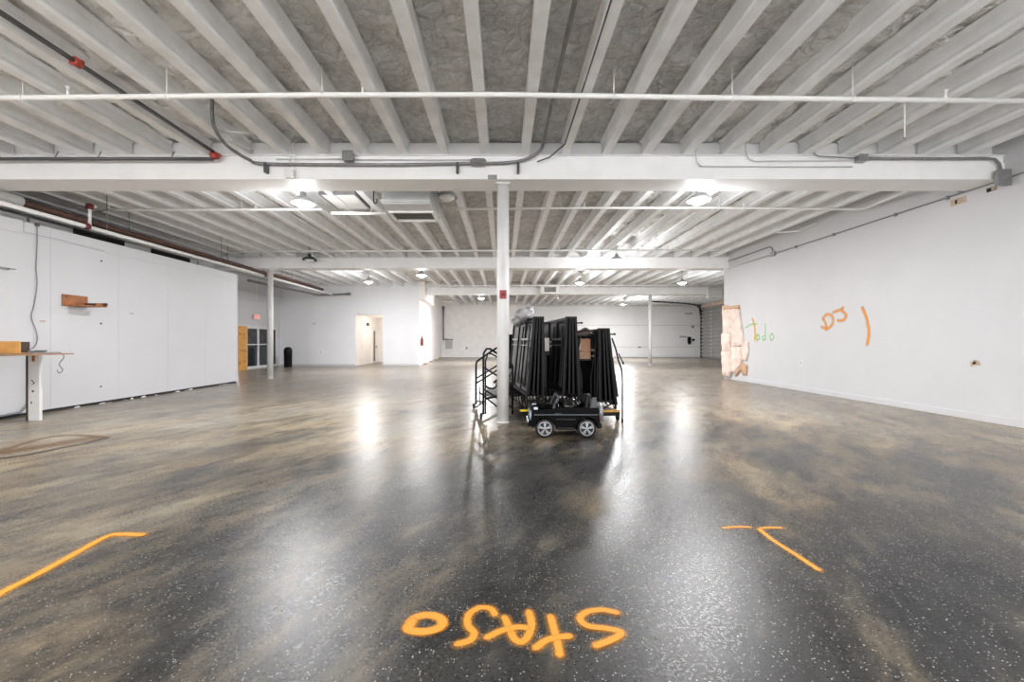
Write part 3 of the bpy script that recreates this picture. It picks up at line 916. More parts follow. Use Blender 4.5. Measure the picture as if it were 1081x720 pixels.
# ------------------------------------------------------------------ suspended duct box, hatch, heater
t = thing('duct_box', 'bright sheet metal duct box hanging left of the nearest column', 'duct', (-1.87, 8.75, 4.0))
mb = MB()
mb.box(-0.46, 0.46, -0.57, 0.57, 0.10, 0.55)
mb.box(-0.48, 0.48, -0.59, -0.55, 0.06, 0.12).box(-0.48, 0.48, 0.55, 0.59, 0.06, 0.12)
mb.box(-0.48, -0.44, -0.55, 0.55, 0.06, 0.12).box(0.44, 0.48, -0.55, 0.55, 0.06, 0.12)
mb.build('housing', M['metal_sheet'], t, bevel=0.006)
mb = MB().box(-0.46, 0.46, -0.57, -0.12, 0.03, 0.1)
mb.build('front_tray', M['metal_sheet'], t)
mb = MB().box(-0.46, -0.41, -0.12, 0.57, 0.0, 0.1).box(0.41, 0.46, -0.12, 0.57, 0.0, 0.1).box(-0.41, 0.41, 0.52, 0.57, 0.0, 0.1).box(-0.41, 0.41, -0.12, -0.07, 0.0, 0.1)
mb.build('grille_frame', M['pipe_white'], t)
mb = MB().box(-0.41, 0.41, -0.07, 0.52, 0.06, 0.09)
for k in range(9):
    mb.bar((-0.41, -0.03 + k * 0.062, 0.045), (0.41, -0.03 + k * 0.062, 0.045), 0.03, 0.006, (0, 0.5, 1))
mb.build('return_grille', M['grill_dark'], t)
for sx in (-0.44, 0.44):
    MB().tube([(sx, -0.5, 0.5), (sx, -0.5, 0.79)], 0.01, 6).tube([(sx, 0.5, 0.5), (sx, 0.5, 0.79)], 0.01, 6).build('hanger_rod', M['steel'], t)

t = thing('ceiling_panel', 'white square panel set between joists left of the duct box', 'panel', (-3.52, 9.55, 4.52))
MB().box(-0.36, 0.36, -0.5, 0.5, 0.0, 0.05).build('panel_face', M['diffuser'], t)
MB().box(-0.385, -0.36, -0.5, 0.5, -0.02, 0.06).box(0.36, 0.385, -0.5, 0.5, -0.02, 0.06).box(-0.385, 0.385, 0.5, 0.525, -0.02, 0.06).box(-0.385, 0.385, -0.525, -0.5, -0.02, 0.06).build('panel_frame', M['steel'], t)
t = thing('hook', 'small dark hook on a joist beside the white ceiling panel', 'hook', P(394.5, 213, 9.2))
MB().tube(spline([(0, 0, 0.40), (0, 0, 0.2), (0.0, 0, 0.02), (0.03, 0, -0.04), (0.07, 0, 0.0), (0.07, 0, 0.06)], 5), 0.014, 8).build('hook_wire', M['dark'], t)
MB().lathe([(0.03, 0.37), (0.03, 0.405)], seg=10).build('hook_plate', M['dark'], t)

t = thing('unit_heater', 'white louvred heater hung in front of the farthest beam', 'heater', (2.62, 23.9, 4.25))
MB().box(-0.5, 0.5, -0.25, 0.25, -0.22, 0.24).build('cabinet', M['white_plastic'], t, bevel=0.02)
MB().box(-0.33, 0.33, -0.262, -0.25, -0.14, 0.14).build('louver_recess', M['dark'], t)
for k in range(5):
    MB().bar((-0.33, -0.27, -0.11 + k * 0.055), (0.33, -0.27, -0.11 + k * 0.055), 0.022, 0.008, (0, 0.6, 1)).build('louver', M['white_plastic'], t)
MB().tube([(-0.4, 0, 0.24), (-0.4, 0, 0.54)], 0.012, 6).tube([(0.4, 0, 0.24), (0.4, 0, 0.54)], 0.012, 6).build('hanger_rod', M['steel'], t)
t = thing('vent_louver', 'white louvred vent at the right end of the farthest beam', 'louver', (12.1, 24.35, 4.15))
MB().box(-0.4, 0.4, -0.02, 0.19, -0.28, 0.32).build('vent_frame', M['door_panel'], t)
for k in range(5):
    MB().bar((-0.36, -0.04, -0.2 + k * 0.11), (0.36, -0.04, -0.2 + k * 0.11), 0.05, 0.04, (0, 0.6, 1)).build('slat', M['white_plastic'], t)
t = thing('security_camera', 'small white camera under the farthest beam left of the distant column', 'camera', P(659, 321, 25.0))
MB().lathe([(0.06, -0.12), (0.06, 0.1), (0.03, 0.14)], seg=14, axis='y').build('camera_body', M['white_plastic'], t).rotation_euler = (0.5, 0, 0.3)
MB().tube([(0, 0, 0.04), (0, 0.02, 0.55)], 0.02, 8).build('mount', M['white_plastic'], t)
t = thing('spot_lamp', 'tiny white spot lamp under the farthest beam above the stage carts', 'lamp', P(589, 315, 25.0))
MB().lathe([(0.07, -0.08), (0.05, 0.08), (0.02, 0.1)], seg=14, axis='y').build('spot_body', M['white_plastic'], t)
MB().tube([(0, 0, 0.03), (0, 0, 0.26)], 0.02, 8).build('mount', M['white_plastic'], t)

# ------------------------------------------------------------------ left side: shelf bracket, counter, cords
d0 = 8.65
t = thing('wall_shelf', 'broken brown wooden shelf fixed to the panelled left wall', 'shelf', (XP, 8.65, 2.12))
MB().box(0.0, 0.03, 0.0, 0.52, 0.0, 0.235).build('back_board', M['wood'], t, bevel=0.004)
MB().box(0.03, 0.42, 0.10, 0.50, 0.0, 0.022).box(0.40, 0.43, 0.30, 0.53, 0.0, 0.075).build('shelf_board', M['wood'], t, bevel=0.004)
MB().box(0.03, 0.50, 0.44, 0.475, 0.022, 0.085).build('bracket_arm', M['dark_wood'], t, bevel=0.004)
for yy in (0.06, 0.46):
    MB().lathe([(0.012, 0.0), (0.012, 0.006)], (0.03, yy, 0.19), 10, 'x').build('screw', M['dark'], t)

t = thing('wall_counter', 'thin plywood counter along the left wall on a white board leg', 'counter', (XP, 7.55, 0))
MB().hexa([Vector(p) for p in [(0.003, -4.6, 1.165), (1.40, -4.6, 1.165), (1.36, 0.0, 1.165), (0.003, 0.03, 1.165),
                               (0.003, -4.6, 1.185), (1.40, -4.6, 1.185), (1.36, 0.0, 1.185), (0.003, 0.03, 1.185)]]).build('counter_top', M['ply_edge'], t)
lg = MB().box(0.63, 0.83, -0.075, -0.025, 0.0, 1.164)
lg.build('leg', M['column'], t, bevel=0.004)
MB().box(0.60, 0.63, -0.08, -0.02, 0.0, 1.164).build('leg_edge', M['dark_wood'], t)
MB().box(0.71, 0.75, -0.085, -0.075, 1.04, 1.164).build('cleat', M['wood'], t)
MB().box(0.70, 0.735, -0.079, -0.075, 0.50, 0.535).box(0.68, 0.70, -0.079, -0.075, 0.30, 0.34).bar((0.69, -0.078, 0.72), (0.75, -0.078, 0.66), 0.015, 0.003, (0, 1, 0)).bar((0.75, -0.078, 0.66), (0.71, -0.078, 0.64), 0.012, 0.003, (0, 1, 0)).build('rust_marks', M['rust'], t)
t = thing('plywood_box', 'open plywood box standing on the left wall counter', 'box', (-8.72, 7.38, 1.186))
MB().box(-0.9, 0.36, -0.01, 0.012, 0, 0.21).box(-0.9, 0.36, 0.012, 0.15, 0, 0.014).build('front_board', M['ply'], t, bevel=0.002)
MB().box(0.342, 0.362, 0.012, 0.15, 0.014, 0.20).build('end_board', M['dark_wood'], t)
t = thing('hanging_cable', 'grey cord hanging down the panelled left wall to the counter', 'cord', (XP + 0.02, 8.18, 3.6))
pts = [(0, 0, 0.03), (0, 0.0, -0.3), (0.0, -0.02, -0.8), (0.0, 0.0, -1.1), (0, -0.05, -1.5), (0, -0.10, -1.75), (0.0, -0.02, -2.0), (0.0, 0.0, -2.2), (0.04, -0.15, -2.36), (0.10, -0.62, -2.4)]
MB().tube(spline(pts, 6), 0.008, 6).build('cord', M['cable_grey'], t)
MB().box(-0.015, 0.02, -0.03, 0.03, 0.0, 0.06).build('clip', M['dark_pipe'], t)
t = thing('cable_tangle', 'tangle of thin dark cables lying on the counter end', 'cable', (-8.24, 7.46, 1.188))
rn = random.Random(3)
mb = MB()
for k in range(4):
    q = [(rn.uniform(-0.1, 0.28), rn.uniform(-0.05, 0.06), 0.008 + 0.02 * i % 0.05) for i in range(6)]
    mb.tube(spline(q, 6), 0.007, 6)
mb.build('coils', M['cable_grey'], t)
mb = MB().tube(spline([(0.22, 0.05, 0.01), (0.40, 0.10, 0.0), (0.44, 0.11, -0.08), (0.36, 0.11, -0.2), (0.42, 0.11, -0.3), (0.36, 0.11, -0.36), (0.32, 0.11, -0.3)], 6), 0.007, 6)
mb.build('hanging_plug', M['cable_grey'], t)
t = thing('floor_conduit', 'grey conduit dropping from the counter and bending along the wall base', 'conduit', (XP + 0.05, 8.02, 0))
MB().tube(spline([(0, 0, 1.16), (0, 0, 0.4), (0, -0.02, 0.24), (0, -0.12, 0.12), (0, -0.3, 0.075), (0, -1.5, 0.06)], 6), 0.02, 8).build('conduit', M['cable_grey'], t)
MB().box(-0.03, 0.0, -0.03, 0.03, 0.5, 0.53).build('strap', M['steel'], t)
t = thing('wall_bracket', 'small grey metal bracket on the left wall at the edge', 'bracket', sidewall(2, 283, XP))
MB().box(0, 0.03, -0.03, 0.1, -0.02, 0.02).tube([(0.03, 0.06, 0), (0.16, 0.08, -0.01)], 0.01, 6).build('bracket_arm', M['steel'], t)
t = thing('surface_wire', 'thin grey wire stepping down along the top of the panelled wall', 'wire', sidewall(26, 243, XP))
o = sidewall(26, 243, XP)
MB().tube([sidewall(25, 233, XP + 0.004) - o, sidewall(25, 245, XP + 0.004) - o, sidewall(60, 252.5, XP + 0.004) - o, sidewall(110, 265, XP + 0.004) - o], 0.004, 5).build('wire', M['cable_grey'], t)
# little holes and outlets of the partition
for x, y, lb in ((107, 275.5, 'small dark anchor hole above the brown wooden shelf'), (106.5, 341.5, 'small dark anchor hole below the brown wooden shelf'), (106.5, 408, 'small dark anchor hole low on the panelled wall')):
    o = tag(MB().lathe([(0.022, 0), (0.022, 0.006), (0.012, 0.01)], seg=12, axis='x').build('anchor', M['dark_pipe'], None), lb, 'anchor')
    o.location = sidewall(x, y, XP)
for x, y, lb in ((45, 339, 'tan paint chip on the panelled wall above the counter'), (139, 331, 'tan paint chip right of the brown shelf')):
    o = tag(MB().box(0, 0.003, -0.05, 0.05, -0.015, 0.015).build('paint_chip', M['plaster'], None), lb, 'chip')
    o.location = sidewall(x, y, XP)
# torn base strip of the partition
mb = MB()
rn = random.Random(5)
y = 8.9
while y < 14.0:
    w = rn.uniform(0.03, 0.16)
    if rn.random() < (0.75 if y < 11 else 0.3):
        h = rn.uniform(0.01, 0.04)
        mb.add([(XP + 0.006, y, 0.001), (XP + 0.03, y + w, 0.001), (XP + 0.008, y + w * 0.9, h), (XP + 0.004, y + 0.2 * w, h * 0.7), (XP - 0.01, y, 0.001), (XP - 0.01, y + w, 0.001)], [(0, 1, 2, 3), (0, 3, 4), (1, 5, 2), (0, 4, 5, 1), (3, 2, 5, 4)])
    y += w + rn.uniform(0.02, 0.12)
o = tag(mb.build('paint_debris', M['wall']), 'white torn paint flakes along the foot of the panelled wall', 'debris')
o['kind'] = 'stuff'

# ------------------------------------------------------------------ left back: doors, plywood, exit sign, bin
t = thing('plywood_sheet', 'knotty plywood sheet standing beside the glass doors', 'plywood', (XL + 0.02, 20.06, 0))
MB().box(0, 0.02, 0, 0.78, 0.0, 2.12).build('sheet', M['ply'], t)
rn = random.Random(9)
mb = MB()
for y, z in ((0.2, 0.35), (0.28, 0.95), (0.5, 0.93), (0.17, 1.75), (0.5, 1.72), (0.55, 0.4), (0.7, 0.9)):
    mb.lathe([(0.055, 0), (0.045, 0.002), (0.0, 0.003)], (0.02, y, z), 12, 'x')
mb.build('knots', M['wood'], t)


def glass_leaf(y0, y1, name, rail=True):
    mb = MB()
    f = 0.07
    x = XL - 0.06
    mb.box(x, x + 0.06, y0, y0 + f, 0, 2.1).box(x, x + 0.06, y1 - f, y1, 0, 2.1).box(x, x + 0.06, y0 + f, y1 - f, 2.02, 2.1).box(x, x + 0.06, y0 + f, y1 - f, 0, 0.14)
    if rail:
        mb.box(x, x + 0.06, y0 + f, y1 - f, 1.20, 1.25)
    o = mb.build(name, M['door_white'], None, kind=ST)
    MB().box(x + 0.02, x + 0.035, y0 + f, y1 - f, 0.14, 2.02).build('pane', M['glass'], o)
    if rail:
        MB().tube([(x + 0.09, y1 - 0.10, 0.9), (x + 0.11, y1 - 0.10, 0.95), (x + 0.11, y1 - 0.10, 1.15), (x + 0.09, y1 - 0.10, 1.2)], 0.012, 8).build('door_handle', M['steel'], o)
    return o


glass_leaf(20.86, 21.84, 'door_1')
glass_leaf(21.86, 22.84, 'door_2')
glass_leaf(22.95, 23.60, 'window_1', False)
MB().box(XL - 0.07, XL + 0.02, 22.84, 22.95, 0, 2.12).box(XL - 0.07, XL + 0.015, 20.02, 23.62, 2.10, 2.17).build('trim_2', M['door_white'], kind=ST)


def text_mesh(body, size, m, name, parent, loc, rot, ext=0.003):
    cu = bpy.data.curves.new(name, 'FONT')
    cu.body = body
    cu.size = size
    cu.extrude = ext
    cu.align_x = 'CENTER'; cu.align_y = 'CENTER'
    tmp = bpy.data.objects.new(name, cu)
    COL.objects.link(tmp)
    dg = bpy.context.evaluated_depsgraph_get()
    me = bpy.data.meshes.new_from_object(tmp.evaluated_get(dg))
    bpy.data.objects.remove(tmp)
    o = bpy.data.objects.new(name, me)
    me.materials.clear(); me.materials.append(m)
    COL.objects.link(o)
    o.parent = parent
    o.location = loc
    o.rotation_euler = rot
    return o


t = thing('exit_sign', 'red exit sign hanging on a rod over the glass doors', 'sign', (XL + 0.16, 21.45, 2.62))
MB().box(-0.03, 0.03, -0.22, 0.22, -0.11, 0.11).build('housing', M['exit_face'], t, bevel=0.006)
text_mesh('EXIT', 0.19, M['exit_red'], 'lettering', t, (0.032, 0, 0), (PI / 2, 0, PI / 2))
MB().tube([(0, 0.0, 0.11), (0, 0.0, 2.2)], 0.01, 6).build('hanger_rod', M['pipe_white'], t)

t = thing('trash_can', 'black domed trash can in the corner beside the glass doors', 'bin', (-11.55, 22.9, 0))
R = 0.205
MB().lathe([(R * 0.92, 0.0), (R * 0.95, 0.02), (R, 0.74), (R * 1.04, 0.75), (R * 1.04, 0.79)], seg=32).build('body', M['black'], t)
MB().lathe([(R * 1.02, 0.79), (R * 1.02, 0.86), (R * 0.97, 0.94), (R * 0.80, 1.02), (R * 0.5, 1.065), (0, 1.08)], seg=32).build('dome_lid', M['black'], t)
mb = MB()
q = []
for a in (-0.5, -0.25, 0, 0.25, 0.5):
    for z, rr in ((0.82, 1.035), (0.93, 1.0)):
        q.append((math.sin(a) * R * rr + 0.0, -math.cos(a) * R * rr, z))
mb.add(q, [(0, 2, 3, 1), (2, 4, 5, 3), (4, 6, 7, 5), (6, 8, 9, 7)], True)
o = mb.build('push_flap', M['frame'], t)
o.rotation_euler = (0, 0, 0.45)
# little fittings on the back wall
for x, y, w, h, nm, lb in ((332, 341.5, 0.22, 0.1, 'thermostat', 'small white thermostat high on the back wall'), (339.5, 371.5, 0.09, 0.13, 'wall_outlet', 'white outlet low on the back wall near the trash can')):
    c = P(x, y, YB - 0.02)
    t = thing(nm, lb, 'fitting', c)
    MB().box(-w / 2, w / 2, -0.02, 0.02, -h / 2, h / 2).build('cover', M['door_panel'], t, bevel=0.005)
    MB().box(-w / 5, w / 5, -0.026, -0.02, -h / 4, h / 4).build('face', M['steel'], t)

# corridor: door, light
t = bpy.data.objects.new('door_3', None); COL.objects.link(t); t['kind'] = ST; t.location = (OX0, 27.6, 0)
MB().box(0.0, 0.05, -0.62, -0.48, 0, 2.26).box(0.0, 0.05, 0.48, 0.62, 0, 2.26).box(0.0, 0.05, -0.48, 0.48, 2.14, 2.26).build('door_frame', M['pipe_white'], t)
MB().box(0.0, 0.03, -0.48, 0.48, 0.0, 2.14).build('door_leaf', M['warm_wall'], t)
MB().box(0.03, 0.034, -0.22, 0.12, 0.1, 2.05).build('pane', M['glass'], t)
MB().box(0.034, 0.08, 0.28, 0.32, 0.95, 1.1).build('door_handle', M['steel'], t)
t = thing('corridor_light', 'short lit tube light inside the corridor opening', 'lamp', (-6.9, 26.0, 2.5))
MB().box(-0.25, 0.35, -0.06, 0.06, 0.06, 0.10).build('light_housing', M['white_plastic'], t)
MB().tube([(-0.25, 0, 0.03), (0.35, 0, 0.03)], 0.03, 10).build('light_tube', M['tube_lit'], t)
MB().tube([(0, 0, 0.1), (0, 0, 0.4)], 0.01, 6).build('hanger_rod', M['white_plastic'], t)
ld = bpy.data.lights.new('tube_light', 'POINT'); ld.energy = 45; ld.color = (1.0, 0.9, 0.8); ld.shadow_soft_size = 0.12
lo = bpy.data.objects.new('tube_light', ld); COL.objects.link(lo); lo.location = (0, 0.0, -0.2); lo.parent = t
t = thing('corridor_sign', 'small dark sign box on the left wall inside the corridor', 'sign', (OX0 + 0.04, 26.2, 2.42))
MB().box(-0.04, 0.03, -0.18, 0.18, -0.09, 0.09).build('sign_body', M['dark'], t, bevel=0.006)
MB().box(0.03, 0.036, -0.15, 0.15, -0.06, 0.06).build('sign_face', M['grill_dark'], t)

# return wall: extinguisher and pale panel with pipe
p = P(443.6, 357.5, 24.6); p.x = -4.76 - 0.0
t = thing('fire_extinguisher', 'red fire extinguisher on the corner of the return wall', 'extinguisher', (-4.69, 24.7, 1.32))
MB().lathe([(0.0, -0.2), (0.06, -0.2), (0.075, -0.17), (0.075, 0.2), (0.05, 0.26), (0.025, 0.28), (0.025, 0.31)], seg=18).build('cylinder', M['red'], t)
MB().box(-0.02, 0.02, -0.1, 0.03, 0.31, 0.36).build('valve_handle', M['black'], t)
MB().tube(spline([(0, -0.03, 0.32), (0.05, -0.08, 0.2), (0.06, -0.08, 0.0), (0.05, -0.07, -0.1)], 5), 0.012, 8).build('hose', M['rubber'], t)
t = thing('electrical_panel', 'pale grey electrical panel with a pipe down to it on the far wall', 'panel', P(474, 363.5, 36.9))
MB().box(-0.32, 0.32, -0.10, 0.08, -0.40, 0.32).build('cabinet', M['door_panel'], t, bevel=0.01)
MB().box(-0.28, 0.28, -0.115, -0.10, -0.36, 0.28).build('panel_door', M['slat'], t)
MB().box(-0.40, 0.34, -0.12, 0.06, 0.34, 0.46).lathe([(0.09, -0.05), (0.09, 0.05)], (-0.18, -0.12, 0.42), 12, 'y').build('valve_bar', M['conduit'], t)
MB().tube([(-0.48, -0.02, 0.40), (-0.48, -0.02, 3.3)], 0.06, 10).tube([(-0.48, -0.02, 0.40), (-0.30, -0.02, 0.40)], 0.05, 8).lathe([(0.09, 3.0), (0.095, 3.1), (0.09, 3.3)], (-0.48, -0.02, 0), 12).build('feed_pipe', M['conduit'], t)
for x, y, lb in ((492.5, 367.5, 'small grey outlet on the far wall left of the step rails'),):
    t = thing('wall_outlet', lb, 'outlet', P(x, y, 36.97))
    MB().box(-0.07, 0.07, -0.03, 0.03, -0.09, 0.09).build('cover', M['steel'], t)
    MB().box(-0.02, 0.02, -0.036, -0.03, -0.05, 0.05).build('socket', M['dark'], t)
mb = MB()
rn = random.Random(11)
for yy, zz in ((25.6, 0.05), (28.4, 0.04), (31.0, 0.05), (34.0, 0.05)):
    x = -4.76 - 0.54 * (yy - 24.2) / 12.8
    mb.bar((x + 0.08, yy, 0.03), (x + 0.14, yy + 0.5, 0.03), 0.10, 0.055)
o = tag(mb.build('floor_debris', M['ply_edge']), 'bits of brown rubble along the foot of the return wall', 'debris'); o['kind'] = 'stuff'

# ------------------------------------------------------------------ far doors
t = bpy.data.objects.new('door_4', None); COL.objects.link(t); t['kind'] = ST; t.location = (9.75, YF - 0.1, 0)
X0, X1 = 2.4 - 9.75, 17.08 - 9.75
zs = [0.02, 0.92, 1.82, 2.78, 3.70, 4.46]
zs = [0.02, 0.90, 2.78, 4.46]
for a, b in zip(zs[:-1], zs[1:]):
    mb = MB().box(X0, X1, -0.05, 0.0, a, b - 0.028)
    mb.build('door_section', M['door_panel'], t, bevel=0.01)
MB().box(X0, X1, -0.02, 0.0, 0.02, 4.46).build('seam_backing', M['slat'], t)
MB().box(X1 - 0.02, X1 + 0.08, -0.16, 0.0, 0, 4.2).build('door_track', M['dark'], t)
for x, y, w, h, m in ((727, 331, 0.65, 0.12, 'slat'), (721, 355.5, 0.6, 0.14, 'slat'), (731.5, 345, 0.22, 0.18, 'conduit')):
    c = P(x, y, YF - 0.17)
    o = MB().box(-w / 2, w / 2, -0.02, 0.02, -h / 2, h / 2).build('hinge_plate', M[m], t, bevel=0.01)
    o.location = (c.x - 9.75, -0.07, c.z)
c = P(727.5, 360, YF - 0.17)
o = MB().box(-0.14, 0.14, -0.06, 0.02, -0.10, 0.36).lathe([(0.13, -0.08), (0.13, 0.0)], (0, 0, -0.16), 12, 'y').lathe([(0.1, -0.08), (0.1, 0.0)], (0.35, 0, 0.1), 12, 'y').build('lock', M['black'], t)
o.location = (c.x - 9.75, -0.07, c.z)
c = P(675, 366.5, YF - 0.17)
o = MB().box(-0.12, 0.12, -0.05, 0.02, -0.06, 0.06).build('lift_handle', M['conduit'], t); o.location = (c.x - 9.75, -0.07, c.z)
t = thing('door_spring_tube', 'dark track bar bending over the corner of the big door', 'track', P(738, 324, 36.6))
o = P(738, 324, 36.6)
MB().tube([p - o for p in spline([P(688, 318.2, 32.5), P(715, 319.8, 33.8), P(732, 321.5, 35.4), P(738, 324, 36.5), P(739.5, 332, 36.75)], 5)], 0.055, 10).build('track', M['dark'], t)
MB().box(-0.15, 0.1, -0.1, 0.1, -0.05, 0.2).build('bracket', M['conduit'], t)
# roll-up door on the dock side wall
t = bpy.data.objects.new('door_5', None); COL.objects.link(t); t['kind'] = ST; t.location = (XD, 31.0, 0)
poly = [(0.0, 0.0)]
n = 14
mb = MB()
for k in range(n):
    z = 0.02 + k * 0.30
    mb.prism([(-0.04, z), (-0.04, z + 0.10), (-0.13, z + 0.14), (-0.13, z + 0.26), (-0.04, z + 0.30), (0.0, z + 0.30), (0.0, z)], 0.0, 5.85, 'y')
mb.build('slat_curtain', M['slat'], t)
mb = MB()
for k in range(n):
    z = 0.02 + k * 0.30
    mb.box(-0.15, -0.13, 3.9, 4.05, z + 0.15, z + 0.25)
mb.build('slat_clips', M['white_plastic'], t)
MB().box(-0.26, 0.0, 0.0, 5.85, 4.24, 4.55).build('drum_cover', M['insul'], t)
MB().box(-0.10, 0.0, 5.85, 5.95, 0, 4.5).build('side_guide', M['dark'], t)

# ------------------------------------------------------------------ insulation on the end of the right wall
t = thing('torn_insulation', 'torn pink paper insulation hanging on the end of the right wall', 'insulation', (XR - 0.01, 15.0, 0))
def batt(pix, thick, m, seed, name='batt'):
    rn = random.Random(seed)
    q = [sidewall(x, y, XR - 0.01) - Vector((XR - 0.01, 15.0, 0)) for x, y in pix]
    c = sum(q, Vector()) / len(q)
    # fan rings from the outline to a bulging middle
    ring = []
    dense = []
    for i in range(len(q)):
        a, b = q[i], q[(i + 1) % len(q)]
        for k in range(5):
            p = a.lerp(b, k / 5)
            dense.append(p + Vector((0, rn.uniform(-.02, .02), rn.uniform(-.02, .02))))
    n = len(dense)
    vs, fs = [], []
    prof = ((1.0, 0.0), (1.0, 0.55), (0.9, 0.9), (0.6, 1.0), (0.3, 0.95))
    for s, h in prof:
        for p in dense:
            r = c + (p - c) * s
            r.x = -thick * h * (1 + 0.35 * noise.noise(Vector((r.y * 5 + seed, r.z * 5, 0))))
            vs.append(r)
    for i in range(len(prof) - 1):
        for k in range(n):
            fs.append((i * n + k, i * n + (k + 1) % n, (i + 1) * n + (k + 1) % n, (i + 1) * n + k))
    vs.append(Vector((-thick * 0.9, c.y, c.z)))
    o = (len(prof) - 1) * n
    for k in range(n):
        fs.append((o + k, o + (k + 1) % n, len(vs) - 1))
    MB().add(vs, fs, True).build(name, m, t)


batt([(763.5, 324), (773, 323.5), (774, 352), (764, 353)], 0.07, M['insul'], 1)
batt([(773.5, 323.5), (780.5, 322.5), (784, 350), (785.5, 365), (774, 367), (773, 350)], 0.09, M['insul'], 2)
batt([(763.5, 352), (772, 352), (772.5, 372), (764, 372)], 0.1, M['insul'], 3)
batt([(763.5, 371), (772.5, 370), (774, 392), (771, 398), (765, 397)], 0.12, M['insul'], 4)
batt([(773.5, 367), (783, 366), (784, 384), (777, 395), (773, 392)], 0.1, M['insul'], 5)
batt([(784, 362), (790, 360.5), (791, 372), (788, 381), (784.5, 380), (783.5, 370)], 0.05, M['insul'], 6)
batt([(784, 382), (789, 386), (788.5, 396), (785, 396), (782, 388)], 0.05, M['kraft'], 7, 'torn_flap')
batt([(764, 323.2), (780, 322.2), (781, 326), (764, 327)], 0.1, M['kraft'], 8, 'torn_flap')
batt([(776, 393), (784, 384.5), (785, 388), (777, 397)], 0.06, M['kraft'], 9, 'torn_flap')

# ------------------------------------------------------------------ marks on the right wall
def wall_strokes(t, pix, hw, m, off, name):
    o = t.location
    q = [sidewall(x, y, XR - off) - o for x, y in pix]
    return stroke(q, (-1, 0, 0), hw, name, m, t)


def C2(x, y):
    return (780 + x * 160 / 1081.0, 310 + y * 100 / 676.0)


t = thing('painted_mark', 'orange spray painted letters DJ on the right wall', 'graffiti', sidewall(880, 335, XR))
Dp = [[C2(605, 185), C2(622, 225), C2(622, 255)], [C2(597, 180), C2(625, 150), C2(660, 155), C2(672, 190), C2(660, 225), C2(630, 250), C2(590, 238)]]
Jp = [[C2(675, 132), C2(710, 120), C2(742, 100)], [C2(735, 120), C2(765, 155), C2(745, 188), C2(705, 192)]]
for i, s in enumerate(Dp + Jp):
    wall_strokes(t, s, 0.075, M['halo'], 0.003 + i * 0.0003, 'overspray')
for i, s in enumerate(Dp):
    wall_strokes(t, s, 0.028, M['orange_wall'], 0.005 + i * 0.0003, 'letter_stroke')
for i, s in enumerate(Jp):
    wall_strokes(t, s, 0.028, M['orange_wall'], 0.006 + i * 0.0003, 'letter_stroke')
t = thing('painted_mark', 'single orange spray painted bar right of the letters DJ', 'graffiti', sidewall(913, 344, XR))
s = [C2(880, 100), C2(905, 160), C2(922, 230), C2(926, 300), C2(914, 362)]
wall_strokes(t, s, 0.075, M['halo'], 0.003, 'overspray')
wall_strokes(t, s, 0.036, M['orange_wall'], 0.005, 'bar_stroke')
t = thing('painted_mark', 'faint green spray painted word todo beside the torn insulation', 'graffiti', sidewall(805, 350, XR))
T = [[C2(98, 180), C2(112, 230), C2(115, 290), C2(112, 325)], [C2(50, 245), C2(80, 222), C2(130, 215)],
     [C2(135, 290), C2(122, 310), C2(133, 332), C2(148, 315), C2(140, 292)], [C2(188, 220), C2(188, 280), C2(187, 330)], [C2(185, 295), C2(168, 310), C2(170, 332), C2(186, 325)],
     [C2(235, 282), C2(222, 305), C2(232, 332), C2(247, 312), C2(238, 284)]]
wall_strokes(t, T[0], 0.08, M['yellow_wall'], 0.003, 'overspray')
wall_strokes(t, [C2(118, 295), C2(128, 312), C2(124, 330)], 0.10, M['yellow_wall'], 0.0033, 'overspray')
for i, s in enumerate(T[1:]):
    wall_strokes(t, s, 0.045, M['green_wall'], 0.004 + i * 0.0003, 'letter_stroke')
wall_strokes(t, T[0], 0.030, M['orange_wall'], 0.0065, 'letter_stroke')

t = thing('wall_outlet', 'small grey outlet low on the right wall under the letters', 'outlet', sidewall(846, 383, XR))
MB().box(-0.012, 0.0, -0.05, 0.05, -0.07, 0.07).build('cover', M['door_panel'], t, bevel=0.003)
MB().box(-0.018, -0.012, -0.018, 0.018, -0.035, 0.035).build('socket', M['steel'], t)
def patch(pix, m, name, label, cat, thick=0.006):
    q = [sidewall(x, y, XR) for x, y in pix]
    c = sum(q, Vector()) / len(q)
    mb = MB().add([p - c for p in q] + [p - c - Vector((thick, 0, 0)) for p in q],
                  [tuple(range(len(q))), tuple(range(2 * len(q) - 1, len(q) - 1, -1))] + [(i, (i + 1) % len(q), (i + 1) % len(q) + len(q), i + len(q)) for i in range(len(q))])
    t = thing(name, label, cat, c)
    mb.build('patch_face', m, t)
    return t


t = patch([(1003.5, 211.5), (1020, 206.5), (1020.5, 213), (1004, 218.5)], M['plaster'], 'bare_patch', 'pale rectangular bare patch high on the right wall', 'patch')
o = t.location
MB().add([sidewall(x, y, XR - 0.008) - o for x, y in ((1008, 211.5), (1010.5, 210.8), (1010.5, 215), (1008, 215.5))], [(0, 1, 2, 3)]).build('dark_chip', M['hole'], t)
t = patch([(1041.5, 199.5), (1052, 195.8), (1052.5, 200), (1042, 203.5)], M['hole'], 'wall_hole', 'dark rectangular hole in the right wall below the grey pull box', 'hole')
o = t.location
MB().add([sidewall(x, y, XR - 0.009) - o for x, y in ((1046, 198), (1051.5, 196), (1052, 199.5), (1046.5, 201.5))], [(0, 1, 2, 3)]).build('torn_edge', M['plaster'], t)
t = patch([(1024, 382), (1029, 379.5), (1034, 381), (1036, 386), (1030, 385.5), (1025, 387)], M['plaster'], 'wall_scar', 'small torn brown scar low on the right wall', 'scar')
o = t.location
MB().add([sidewall(x, y, XR - 0.009) - o for x, y in ((1026, 383), (1029, 381), (1031, 384), (1027, 385))], [(0, 1, 2, 3)]).build('dark_chip', M['hole'], t)

